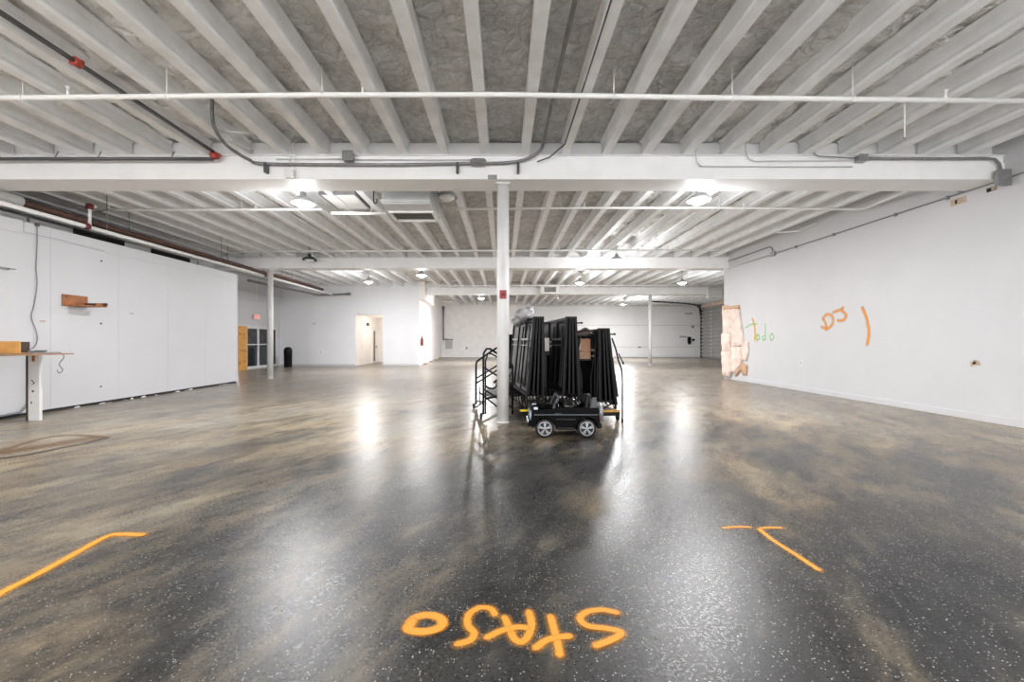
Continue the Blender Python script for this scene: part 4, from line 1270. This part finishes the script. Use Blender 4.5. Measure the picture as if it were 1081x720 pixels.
# ------------------------------------------------------------------ orange marks on the floor
def floor_strokes(t, pix, hw, m, z, name, smooth=True):
    q = []
    for x, y in pix:
        p = floorP(x, y)
        p.z = z
        q.append(p - t.location)
    return stroke(q, (0, 0, 1), hw, name, m, t, smooth)


t = thing('painted_line', 'long bent orange spray line on the floor at lower left', 'marking', floorP(70, 590))
s = [(-40, 652), (0, 627), (35, 609), (70, 590), (112, 567), (128, 564.5), (150, 565)]
floor_strokes(t, s, 0.075, M['halo'], 0.0015, 'overspray')
floor_strokes(t, s, 0.036, M['orange'], 0.003, 'paint_stroke')
t = thing('painted_line', 'orange spray T mark on the floor at right', 'marking', floorP(810, 565))
for i, s in enumerate(([(764, 557.5), (778, 556.5), (791, 556.8)], [(803, 558), (814, 557.3), (824, 557.5)], [(802, 559.5), (815, 570), (840, 586), (864, 602)])):
    floor_strokes(t, s, 0.05, M['halo'], 0.0015 + 0.0003 * i, 'overspray')
    floor_strokes(t, s, 0.020 if i < 2 else 0.027, M['orange'], 0.003 + 0.0003 * i, 'paint_stroke')


def C3(x, y):
    return (400 + x / 3.861, 620 + y / 3.861)


t = thing('painted_word', 'orange spray painted word', 'marking', floorP(545, 668))
t['label'] = 'orange spray painted upside-down word STASO on the foreground floor'
letters = {
    'letter_o': [[(118, 165), (145, 128), (200, 116), (248, 128), (258, 155), (225, 176), (165, 184), (120, 172), (135, 140)]],
    'letter_s': [[(472, 112), (455, 90), (410, 86), (368, 112), (362, 155), (388, 190), (370, 220), (322, 234)]],
    'letter_a': [[(512, 125), (530, 165), (550, 210), (578, 226), (606, 205), (622, 155), (612, 103)], [(442, 207), (500, 180), (560, 166), (600, 168)]],
    'letter_t': [[(700, 122), (715, 180), (730, 240), (736, 278)], [(640, 250), (678, 222), (725, 208), (776, 203)]],
    'letter_s.001': [[(968, 106), (910, 95), (848, 104), (820, 130), (850, 160), (930, 172), (985, 186), (960, 212), (885, 242)]],
}
k = 0
for nm, ss in letters.items():
    for s in ss:
        pts = [C3(*p) for p in s]
        floor_strokes(t, pts, 0.052, M['halo'], 0.0012 + 0.0002 * k, 'overspray')
        floor_strokes(t, pts, 0.040 if nm == 'letter_o' else 0.029, M['orange'], 0.0036 + 0.0002 * k, nm.split('.')[0])
        k += 1
# brown stained outline of a removed fixture on the left floor
t = thing('floor_stain', 'brown rectangular stain outline on the floor before the left counter', 'stain', floorP(40, 475))
floor_strokes(t, [(0, 476), (20, 470), (50, 462), (80, 459.5), (112, 462)], 0.10, M['stain'], 0.001, 'stain_edge')
floor_strokes(t, [(0, 484), (30, 480), (60, 474), (90, 468), (112, 462.5)], 0.07, M['dark_stain'], 0.0013, 'stain_edge')
floor_strokes(t, [(0, 478), (40, 472), (90, 464)], 0.30, M['stain'], 0.0007, 'stain_middle')

# ------------------------------------------------------------------ folded stages
def caster(parent, x, y, r=0.055):
    o = MB().lathe([(r * 0.5, -0.022), (r, -0.018), (r, 0.018), (r * 0.5, 0.022)], (0, 0, r), 18, 'x').build('caster', M['rubber'], parent)
    o.location = (x, y, 0)
    f = MB().box(-0.032, -0.025, -0.02, 0.02, r * 0.8, r * 2.1).box(0.025, 0.032, -0.02, 0.02, r * 0.8, r * 2.1).box(-0.032, 0.032, -0.025, 0.025, r * 2.1, r * 2.2).build('caster_fork', M['frame'], o)
    return o


def folded_stage(x, y, rz, H, wt, wb, L, label, lean=0.0, plank=None, zb=0.44, um='frame'):
    t = thing('folded_stage', label, 'stage', (x, y, 0), rz)
    th = 0.062
    for s in (-1, 1):
        xi_t, xi_b = s * (wt / 2 - th) + lean, s * (wb / 2 - th)
        xo_t, xo_b = s * wt / 2 + lean, s * wb / 2
        # deck board, its outer face is the underside
        MB().hexa([Vector(p) for p in [(xi_b, 0, zb), (xi_b + s * 0.022, 0, zb), (xi_b + s * 0.022, L, zb), (xi_b, L, zb),
                                       (xi_t, 0, H), (xi_t + s * 0.022, 0, H), (xi_t + s * 0.022, L, H), (xi_t, L, H)]]).build('deck', M['deck'], t)
        MB().hexa([Vector(p) for p in [(xi_b + s * 0.0225, 0.03, zb + 0.03), (xi_b + s * 0.026, 0.03, zb + 0.03), (xi_b + s * 0.026, L - 0.03, zb + 0.03), (xi_b + s * 0.0225, L - 0.03, zb + 0.03),
                                       (xi_t + s * 0.0225, 0.03, H - 0.03), (xi_t + s * 0.026, 0.03, H - 0.03), (xi_t + s * 0.026, L - 0.03, H - 0.03), (xi_t + s * 0.0225, L - 0.03, H - 0.03)]]).build('underside', M[um], t)

        def on(u, v, off=0.0):   # u along length, v from the bottom (0) to the top (1) of the outer face
            return Vector((xi_b + s * (0.042 + off) + (xi_t - xi_b) * v, u, zb + (H - zb) * v))
        fr = MB()
        up = (1, 0, 0)
        for v in (0.015, 0.985):
            fr.bar(on(0, v), on(L, v), 0.04, 0.045, up)
        for u in (0.02, L - 0.02):
            fr.bar(on(u, 0), on(u, 1), 0.045, 0.04, up)
        for u in (L * 0.33, L * 0.66):
            fr.bar(on(u, 0), on(u, 1), 0.035, 0.03, up)
        fr.build('deck_frame', M['frame'], t)
        # two folded leg frames lying against the underside
        for u0, v0, v1 in ((0.12, 0.12, 0.90), (L * 0.55, 0.10, 0.86)):
            w = L * 0.30
            lg = MB().tube(spline([on(u0, v1, 0.04), on(u0, v0 + 0.06, 0.055), on(u0 + 0.05, v0, 0.058), on(u0 + w - 0.05, v0, 0.058), on(u0 + w, v0 + 0.06, 0.055), on(u0 + w, v1, 0.04)], 5), 0.014, 8)
            o = lg.build('folded_leg', M['frame'], t)
            MB().bar(on(u0, 0.72, 0.05), on(u0 + w, 0.72, 0.05), 0.035, 0.018, up).bar(on(u0, 0.64, 0.05), on(u0 + w, 0.64, 0.05), 0.018, 0.014, up).build('leg_brace', M['leg_steel'], o)
        # diagonal stay at the near end
        MB().bar(on(0.03, 0.10, 0.05), on(0.03, 0.42, 0.035), 0.02, 0.02, up).bar(on(0.03, 0.42, 0.035), on(0.03, 0.62, 0.03), 0.014, 0.014, up).build('stay_bar', M['frame'], t)
        # leg tip sticking out near the top
        a = on(0.10, 0.93, 0.0)
        MB().tube([a, a + Vector((s * 0.13, 0, 0.005))], 0.013, 8).tube([a + Vector((s * 0.12, 0, 0.005)), a + Vector((s * 0.15, 0, 0.006))], 0.018, 8).build('leg_tip', M['black'], t)
    # hinge bars joining the two decks along the end
    MB().bar((-0.04, 0.01, zb + 0.02), (lean * 0.9 - 0.02, 0.01, H - 0.02), 0.03, 0.03, (0, 1, 0)).bar((0.04, 0.01, zb + 0.02), (lean * 0.9 + 0.025, 0.01, H - 0.02), 0.03, 0.03, (0, 1, 0)).build('hinge_bars', M['frame'], t)
    MB().bar((-wt / 2 + lean, 0.02, H), (wt / 2 + lean, 0.02, H), 0.05, 0.03).build('top_latch', M['frame'], t)
    # wheeled chassis
    ch = MB()
    hw = wb / 2 + 0.02
    for yy in (0.06, L - 0.06):
        ch.bar((-hw, yy, 0.15), (hw, yy, 0.15), 0.05, 0.045)
        ch.bar((-hw * 0.8, yy, 0.34), (hw * 0.8, yy, 0.34), 0.03, 0.03)
        for sx in (-hw * 0.8, hw * 0.8):
            ch.bar((sx, yy, 0.15), (sx, yy, zb + 0.04), 0.035, 0.035, (0, 1, 0))
        ch.bar((-hw * 0.8, yy, 0.17), (hw * 0.8, yy, 0.33), 0.02, 0.02, (0, 1, 0))
    for sx in (-hw * 0.8, hw * 0.8):
        ch.bar((sx, 0.06, 0.15), (sx, L - 0.06, 0.15), 0.04, 0.04)
        ch.bar((sx, 0.06, 0.44), (sx, L - 0.06, 0.44), 0.03, 0.03)
        for k in range(6):
            u = 0.06 + (L - 0.12) * k / 6
            ch.bar((sx, u, 0.16), (sx, u + (L - 0.12) / 6, 0.43), 0.018, 0.018, (1, 0, 0))
    ch.build('chassis', M['frame'], t)
    for sx in (-hw, hw):
        for yy in (0.06, L - 0.06):
            caster(t, sx, yy)
    if plank:
        x0, x1, m = plank
        MB().box(x0, x1, -0.05, 0.35, 0.185, 0.20).build('base_board', M['board'] if m == 'amber' else M['frame'], t)
        MB().box(x0, x1, -0.062, -0.05, 0.165, 0.20).build('caution_edge', M[m], t)
        MB().bar((x0, -0.04, 0.13), (x1, -0.04, 0.13), 0.03, 0.06).build('edge_beam', M['black'], t)
    return t


folded_stage(0.575, 7.55, 0.13, 1.82, 0.19, 0.32, 2.3, 'folded black stage cart leftmost of three, with the plastic bag on top', 0.06, (-0.29, -0.14, 'yellow'), um='under')
folded_stage(1.215, 7.58, 0.10, 1.82, 0.20, 0.33, 2.3, 'folded black stage cart in the middle of three', 0.0)
folded_stage(1.84, 7.45, 0.10, 1.61, 0.20, 0.34, 2.3, 'shorter folded black stage cart, rightmost of three', -0.075, (-0.22, 0.19, 'amber'), 0.28)
# extra leg hanging at the right side of the right cart
t = thing('loose_rail', 'bent black rail leaning on the right side of the rightmost cart', 'rail', (1.985, 7.36, 0))
MB().tube(spline([(-0.08, 0.1, 1.45), (-0.02, 0.06, 1.25), (0.02, 0.03, 1.05), (0.07, 0.0, 0.85), (0.075, 0.0, 0.4), (0.075, 0.0, 0.02)], 5), 0.015, 8).build('rail_tube', M['black'], t)
MB().tube([(0.02, 0.03, 1.18), (0.09, 0.0, 1.02)], 0.011, 8).lathe([(0.02, 1.0), (0.02, 1.03)], (0.09, 0, 0), 10).build('side_arm', M['black'], t)
MB().lathe([(0.022, 0.0), (0.022, 0.05)], (0.075, 0, 0), 10).build('rubber_foot', M['rubber'], t)
# tall black stage decks standing behind
t = thing('stacked_decks', 'black stage decks standing upright behind the stage carts', 'stage', (1.0, 10.35, 0))
for k in range(3):
    MB().box(-0.95, 0.95, k * 0.09, k * 0.09 + 0.06, 0.12, 1.56 - 0.03 * k).build('deck', M['deck'], t, bevel=0.006)
MB().box(-0.98, 0.98, -0.03, 0.30, 0.06, 0.12).build('trolley', M['frame'], t)
for sx in (-0.85, 0.85):
    caster(t, sx, 0.05, 0.03); caster(t, sx, 0.22, 0.03)

# bits held by the carts
def wrinkled(bm_r, seed, scale):
    mb = MB()
    n, m = 22, 14
    vs, fs = [], []
    for j in range(m + 1):
        ph = PI * j / m
        for i in range(n):
            a = 2 * PI * i / n
            d = Vector((math.sin(ph) * math.cos(a), math.sin(ph) * math.sin(a), math.cos(ph)))
            r = 1 + 0.28 * noise.noise(d * 2.3 + Vector((seed, 0, 0))) + 0.14 * noise.noise(d * 6 + Vector((0, seed, 0)))
            vs.append((d.x * r * bm_r[0], d.y * r * bm_r[1], d.z * r * bm_r[2]))
    for j in range(m):
        for i in range(n):
            fs.append((j * n + i, j * n + (i + 1) % n, (j + 1) * n + (i + 1) % n, (j + 1) * n + i))
    return mb.add(vs, fs, True)


t = thing('plastic_bag', 'crumpled grey plastic bag on top of the leftmost stage cart', 'bag', (0.37, 8.35, 1.86))
o = wrinkled((0.22, 0.32, 0.15), 1.7, 1).build('bag_body', M['bag'], t); o.rotation_euler = (0, -0.5, 0)
o = wrinkled((0.10, 0.12, 0.09), 4.2, 1).build('bag_neck', M['bag'], t); o.location = (0.14, 0.02, 0.13)
MB().lathe([(0.04, -0.01), (0.04, 0.01)], (0.10, 0, 0.08), 10).build('bag_tie', M['rubber'], t)
t = thing('paper_sign', 'cream paper sheet pinned up between two stage carts', 'paper', (0.81, 8.05, 1.33))
MB().box(-0.062, 0.062, -0.012, 0.0, -0.12, 0.13).build('sheet', M['paper'], t)
MB().box(-0.07, 0.07, 0.0, 0.02, -0.19, 0.15).build('backing', M['frame'], t)
MB().bar((0, 0.01, -0.19), (0, 0.01, -1.33), 0.03, 0.02, (0, 1, 0)).build('post', M['frame'], t)
t = thing('cardboard_box', 'brown cardboard box propped inside the rightmost stage cart', 'box', (1.495, 7.85, 1.206))
MB().box(-0.085, 0.10, -0.09, 0.09, 0, 0.24).build('carton', M['cardboard'], t, bevel=0.004)
MB().box(-0.125, -0.085, -0.08, 0.08, 0.02, 0.22).build('side_flap', M['paper'], t)
MB().box(-0.11, 0.10, -0.11, 0.11, -0.13, -0.002).build('lower_carton', M['ply_edge'], t, bevel=0.004)
# wall of clutter: gear shelf between middle and right carts
t = thing('folding_frame', 'black folding support frame between the middle and right stage carts', 'frame', (1.495, 7.85, 0))
MB().bar((-0.13, 0, 1.06), (0.13, 0, 1.06), 0.28, 0.03).bar((-0.16, -0.12, 1.50), (0.15, -0.12, 1.50), 0.04, 0.03).build('shelf_bars', M['frame'], t)
MB().bar((-0.16, -0.10, 1.52), (0.14, -0.10, 1.56), 0.05, 0.05).tube(spline([(-0.1, -0.1, 1.57), (0.0, -0.12, 1.62), (0.08, -0.1, 1.58)], 4), 0.025, 8).build('bundled_strap', M['dark_wood'], t)
for sx, ty in ((-0.14, 0.12), (0.14, 0.12)):
    MB().tube(spline([(sx * 0.7, -0.12, 1.5), (sx * 1.0, -0.15, 1.1), (sx * 0.6, -0.2, 0.7), (sx * 0.75, -0.2, 0.05)], 5), 0.016, 8).build('leg', M['black'], t)
MB().box(-0.12, 0.12, 0.06, 0.10, 0.12, 1.04).build('back_panel', M['deck'], t)
t = thing('folding_frame', 'black folding support frame between the left and middle stage carts', 'frame', (0.80, 8.35, 0))
MB().bar((-0.14, 0, 1.30), (0.14, 0, 1.30), 0.04, 0.03).bar((-0.14, 0, 1.38), (0.14, 0, 1.38), 0.03, 0.02).build('shelf_bars', M['leg_steel'], t)
MB().box(-0.14, 0.14, 0.10, 0.15, 0.45, 1.10).build('back_panel', M['deck'], t)
for sx in (-0.12, 0.12):
    MB().tube(spline([(sx * 0.9, 0, 1.4), (sx, -0.05, 1.0), (sx * 0.8, -0.1, 0.6), (sx * 1.1, -0.1, 0.02)], 5), 0.016, 8).build('leg', M['black'], t)

# ------------------------------------------------------------------ stage steps with rails, left of the column
dA, dB = 7.62, 8.85
t = thing('stage_steps', 'black portable stage steps with crossed handrails left of the column', 'steps', (-0.15, 8.2, 0))
o = Vector((-0.15, 8.2, 0))
def rel(x, y, d):
    return P(x, y, d) - o
rA = [rel(510.3, 443, dA), rel(510.3, 380, dA), rel(510.6, 373, dA), rel(513.5, 368.3, dA), rel(517, 368.2, dA), rel(527, 374.5, dA), rel(538, 381, dA), rel(541, 386, dA), rel(541, 440, dA)]
for r_ in rA:
    pass
rA[0].z = 0.09; rA[-1].z = 0.09
MB().tube(rA, 0.02, 10).build('handrail', M['black'], t)
rA2 = [rel(512.5, 437, dA), rel(512.5, 381, dA), rel(515, 373.5, dA), rel(519, 373.5, dA), rel(530, 380, dA), rel(540, 388, dA)]
MB().tube(rA2, 0.014, 8).build('inner_rail', M['black'], t)
rB = [rel(502.5, 429, dB), rel(502.5, 385, dB), rel(503.3, 382, dB), rel(506, 379.5, dB), rel(524, 367.5, dB), rel(527, 367, dB), rel(529, 369, dB), rel(530, 374, dB), rel(531, 425, dB)]
rB[0].z = 0.09; rB[-1].z = 0.09
MB().tube(rB, 0.022, 10).build('handrail', M['black'], t)
MB().tube([rel(503, 399.5, dB), rel(527, 384.5, dB)], 0.016, 8).tube([rel(503, 404.5, dB), rel(527, 389.5, dB)], 0.016, 8).build('mid_rail', M['black'], t)
MB().bar(rel(511, 388, dA), rel(540, 406, dA), 0.03, 0.06, (0, 1, 0)).build('cross_stay', M['black'], t)
MB().bar(rel(511, 411, dA), rel(540, 430, dA), 0.03, 0.05, (0, 1, 0)).build('stringer', M['black'], t)
MB().bar(rel(506, 414, dB), rel(534, 437, dB * .95), 0.03, 0.05, (0, 1, 0)).build('stringer', M['black'], t)
def tread(x0, y0, w, z):
    MB().box(x0 - o.x, x0 + w - o.x, dA + 0.06 - o.y, dA + 1.05 - o.y, z, z + 0.035).build('tread', M['under'], t, bevel=0.005)
    MB().box(x0 - o.x - 0.012, x0 - o.x, dA + 0.06 - o.y, dA + 1.05 - o.y, z - 0.01, z + 0.035).build('tread_nosing', M['black'], t)
tread(-0.31, 0, 0.24, 0.40)
tread(-0.12, 0, 0.24, 0.60)
tread(0.06, 0, 0.13, 0.80)
MB().tube(spline([rel(512, 407, dA), rel(516, 409.5, dA), rel(521, 410, dA), rel(526, 406, dA)], 4), 0.018, 8).tube([rel(512, 421, dA), rel(527, 418, dA)], 0.02, 8).tube([rel(521, 404, dA), rel(527, 400, dA)], 0.02, 8).build('hinge_link', M['black'], t)
MB().bar(rel(502.6, 423, dB), rel(511, 424, dA), 0.03, 0.03).bar(rel(502.6, 430, dB) , rel(511, 424, dA), 0.025, 0.025).build('base_frame', M['black'], t)
MB().bar(rel(506.8, 408, 8.2), rel(506.8, 428, 8.2), 0.02, 0.02, (0, 1, 0)).build('latch_post', M['frame'], t)
for p in (rA[0], rB[0]):
    c_ = caster(t, p.x - 0.04, p.y, 0.05)

# ------------------------------------------------------------------ ride-on toy car
k = 6.36
t = thing('toy_car', 'black ride-on toy jeep with silver wheels parked before the stage carts', 'toy car', (P(558.5, 360, k).x, 6.14, 0))
W = 0.54                                                          # body width, runs in +y from the near side
wx = (0.215, 0.822)
rt = 0.135


def arch(cx, r, z0):
    a0 = math.asin((z0 - 0.14) / r) if abs(z0 - 0.14) < r else 0
    return [(cx + r * math.cos(a), 0.14 + r * math.sin(a)) for a in [PI - a0 - (PI - 2 * a0) * i / 10 for i in range(11)]]


low = 0.13
prof = [(0.03, low + 0.03), (0.05, low)] + arch(wx[0], 0.162, low) + arch(wx[1], 0.162, low) + [(1.0, low), (1.015, 0.2), (1.0, 0.43), (0.93, 0.435), (0.37, 0.435), (0.34, 0.415), (0.05, 0.40), (0.025, 0.37), (0.02, 0.25)]
side = MB().prism(prof, 0.03, 0.09, 'y').prism(prof, W - 0.09, W - 0.03, 'y')
side.build('body_side', M['car'], t, bevel=0.008)
mb = MB().box(0.03, 0.37, 0.09, W - 0.09, 0.20, 0.405).box(0.37, 1.0, 0.09, W - 0.09, 0.17, 0.24).box(0.93, 1.005, 0.09, W - 0.09, 0.24, 0.435)
mb.build('body_shell', M['car'], t, bevel=0.01)
MB().box(0.06, 0.33, 0.12, W - 0.12, 0.405, 0.425).build('hood', M['car'], t, bevel=0.012)
for i, cx in enumerate(wx):
    pts_o, pts_i = arch(cx, 0.185, 0.15), arch(cx, 0.160, 0.15)
    MB().prism(pts_o + pts_i[::-1], 0.0, 0.034, 'y').build('fender_flare', M['car_trim'] if False else M['car'], t, bevel=0.004)
    MB().prism(pts_o + pts_i[::-1], W - 0.034, W, 'y').build('fender_flare', M['car'], t, bevel=0.004)
    for yy, s in ((0.055, -1), (W - 0.055, 1)):
        w_ = MB().lathe([(0.09, -0.05), (0.125, -0.05), (rt, -0.035), (rt, 0.035), (0.125, 0.05), (0.09, 0.05)], (0, 0, 0), 36, 'y')
        tyre = w_.build('wheel', M['rubber'], t)
        tyre.location = (cx, yy, rt)
        rim = MB().tube([(0.097 * math.cos(2 * PI * q / 32), s * 0.048, 0.097 * math.sin(2 * PI * q / 32)) for q in range(32)], 0.009, 8, closed=True)
        for q in range(5):
            a = PI / 2 + 2 * PI * q / 5
            for da in (-0.16, 0.16):
                rim.bar((0.02 * math.cos(a), s * 0.050, 0.02 * math.sin(a)), (0.094 * math.cos(a + da), s * 0.046, 0.094 * math.sin(a + da)), 0.016, 0.014, (0, 1, 0))
        rim.lathe([(0.0, s * 0.058), (0.022, s * 0.056), (0.026, s * 0.04)], (0, 0, 0), 16, 'y')
        rim.build('rim', M['chrome'], tyre)
        MB().lathe([(0.088, s * 0.03), (0.088, s * 0.036)], (0, 0, 0), 24, 'y').build('rim_back', M['black'], tyre)
        a = -2.0 if i == 0 else 2.6
        MB().bar((0.06 * math.cos(a), s * 0.043, 0.06 * math.sin(a)), (0.085 * math.cos(a + .5), s * 0.043, 0.085 * math.sin(a + .5)), 0.03, 0.01, (0, 1, 0)).build('brake_caliper', M['red_lens'], tyre)
MB().box(0.395, 0.64, 0.02, 0.045, 0.115, 0.15).box(0.395, 0.64, W - 0.045, W - 0.02, 0.115, 0.15).build('side_step', M['black'], t, bevel=0.005)
MB().box(0.06, 0.985, 0.022, 0.032, 0.325, 0.340).box(0.06, 0.985, W - 0.032, W - 0.022, 0.325, 0.340).build('side_trim', M['car_trim'], t)
MB().box(0.385, 0.66, 0.024, 0.031, 0.262, 0.268).build('door_line', M['car_trim'], t)
MB().box(0.36, 0.45, 0.018, 0.03, 0.335, 0.35).build('door_handle', M['car_trim'], t)
MB().box(0.0, 0.03, 0.12, W - 0.12, 0.24, 0.38).build('grille', M['blue_lens'], t, bevel=0.004)
MB().box(-0.03, 0.04, 0.04, W - 0.04, 0.16, 0.235).build('front_bumper', M['car'], t, bevel=0.012)
for yy in (0.085, W - 0.085):
    MB().lathe([(0.045, 0.0), (0.04, -0.012), (0.0, -0.02)], (0.022, yy, 0.33), 18, 'x').build('headlight', M['light_lens'], t)
    MB().box(0.06, 0.12, yy - 0.03, yy + 0.03, 0.40, 0.432).build('turn_signal', M['light_lens'], t, bevel=0.008)
    MB().box(1.0, 1.02, yy - 0.03, yy + 0.03, 0.22, 0.30).build('tail_light', M['red_lens'], t, bevel=0.004)
# windshield frame, mirror, wheel, seats, rear posts
mb = MB()
for yy in (0.06, W - 0.06):
    mb.bar((0.345, yy, 0.42), (0.42, yy, 0.585), 0.03, 0.03, (0, 1, 0))
mb.bar((0.42, 0.05, 0.585), (0.42, W - 0.05, 0.585), 0.03, 0.03)
mb.build('windshield_frame', M['car_trim'], t, bevel=0.004)
MB().hexa([Vector(p) for p in [(0.35, 0.075, 0.43), (0.356, 0.075, 0.43), (0.356, W - 0.075, 0.43), (0.35, W - 0.075, 0.43), (0.412, 0.075, 0.57), (0.418, 0.075, 0.57), (0.418, W - 0.075, 0.57), (0.412, W - 0.075, 0.57)]]).build('windshield', M['car'], t)
for yy, s in ((0.0, -1), (W, 1)):
    o_ = MB().box(-0.02, 0.02, -0.03, 0.03, -0.022, 0.028).build('mirror', M['car'], t, bevel=0.008)
    o_.location = (0.385, yy, 0.475)
    MB().box(0.02, 0.024, -0.024, 0.024, -0.016, 0.022).build('mirror_face', M['chrome'], o_)
mb = MB().tube([(0.50 + 0.02 * math.sin(2 * PI * q / 20), 0.16 + 0.075 * math.cos(2 * PI * q / 20), 0.46 + 0.075 * math.sin(2 * PI * q / 20)) for q in range(20)], 0.010, 8, closed=True)
mb.tube([(0.40, 0.16, 0.41), (0.50, 0.16, 0.46)], 0.012, 8).tube([(0.50, 0.09, 0.46), (0.50, 0.23, 0.46)], 0.008, 8)
mb.build('steering_wheel', M['black'], t)
for yy in (0.16, W - 0.16):
    MB().box(0.60, 0.82, yy - 0.09, yy + 0.09, 0.24, 0.36).hexa([Vector(p) for p in [(0.78, yy - 0.09, 0.34), (0.86, yy - 0.09, 0.34), (0.86, yy + 0.09, 0.34), (0.78, yy + 0.09, 0.34), (0.84, yy - 0.085, 0.60), (0.89, yy - 0.085, 0.60), (0.89, yy + 0.085, 0.60), (0.84, yy + 0.085, 0.60)]]).build('seat', M['seat_black'], t, bevel=0.02)
for yy in (0.045, W - 0.045):
    MB().hexa([Vector(p) for p in [(0.87, yy - 0.02, 0.43), (0.985, yy - 0.02, 0.43), (0.985, yy + 0.02, 0.43), (0.87, yy + 0.02, 0.43), (0.90, yy - 0.02, 0.58), (0.965, yy - 0.02, 0.58), (0.965, yy + 0.02, 0.58), (0.90, yy + 0.02, 0.58)]]).build('rear_post', M['car_trim'], t, bevel=0.008)
sw = MB().lathe([(0.06, -0.045), (0.135, -0.04), (0.145, 0.0), (0.135, 0.035), (0.06, 0.045), (0.0, 0.05)], (1.055, W / 2, 0.34), 32, 'x').build('spare_wheel', M['chrome'], t)
MB().box(0.99, 1.05, 0.05, W - 0.05, 0.13, 0.2).build('rear_bumper', M['black'], t, bevel=0.01)
t = thing('wrapped_plastic', 'clear crumpled plastic heaped on the toy jeep seats', 'plastic', (P(558.5, 360, k).x + 0.60, 6.14 + W / 2, 0.415))
M['clear'] = mat('shiny dark plastic film', rgb(18, 18, 19), 0.15, var=0.6, scale=9, bump=1.0, bscale=10)
wrinkled((0.17, 0.17, 0.12), 7.7, 1).build('plastic_sheet', M['clear'], t)
o = wrinkled((0.07, 0.08, 0.06), 3.1, 1).build('loose_end', M['clear'], t); o.location = (0.13, -0.05, 0.06)
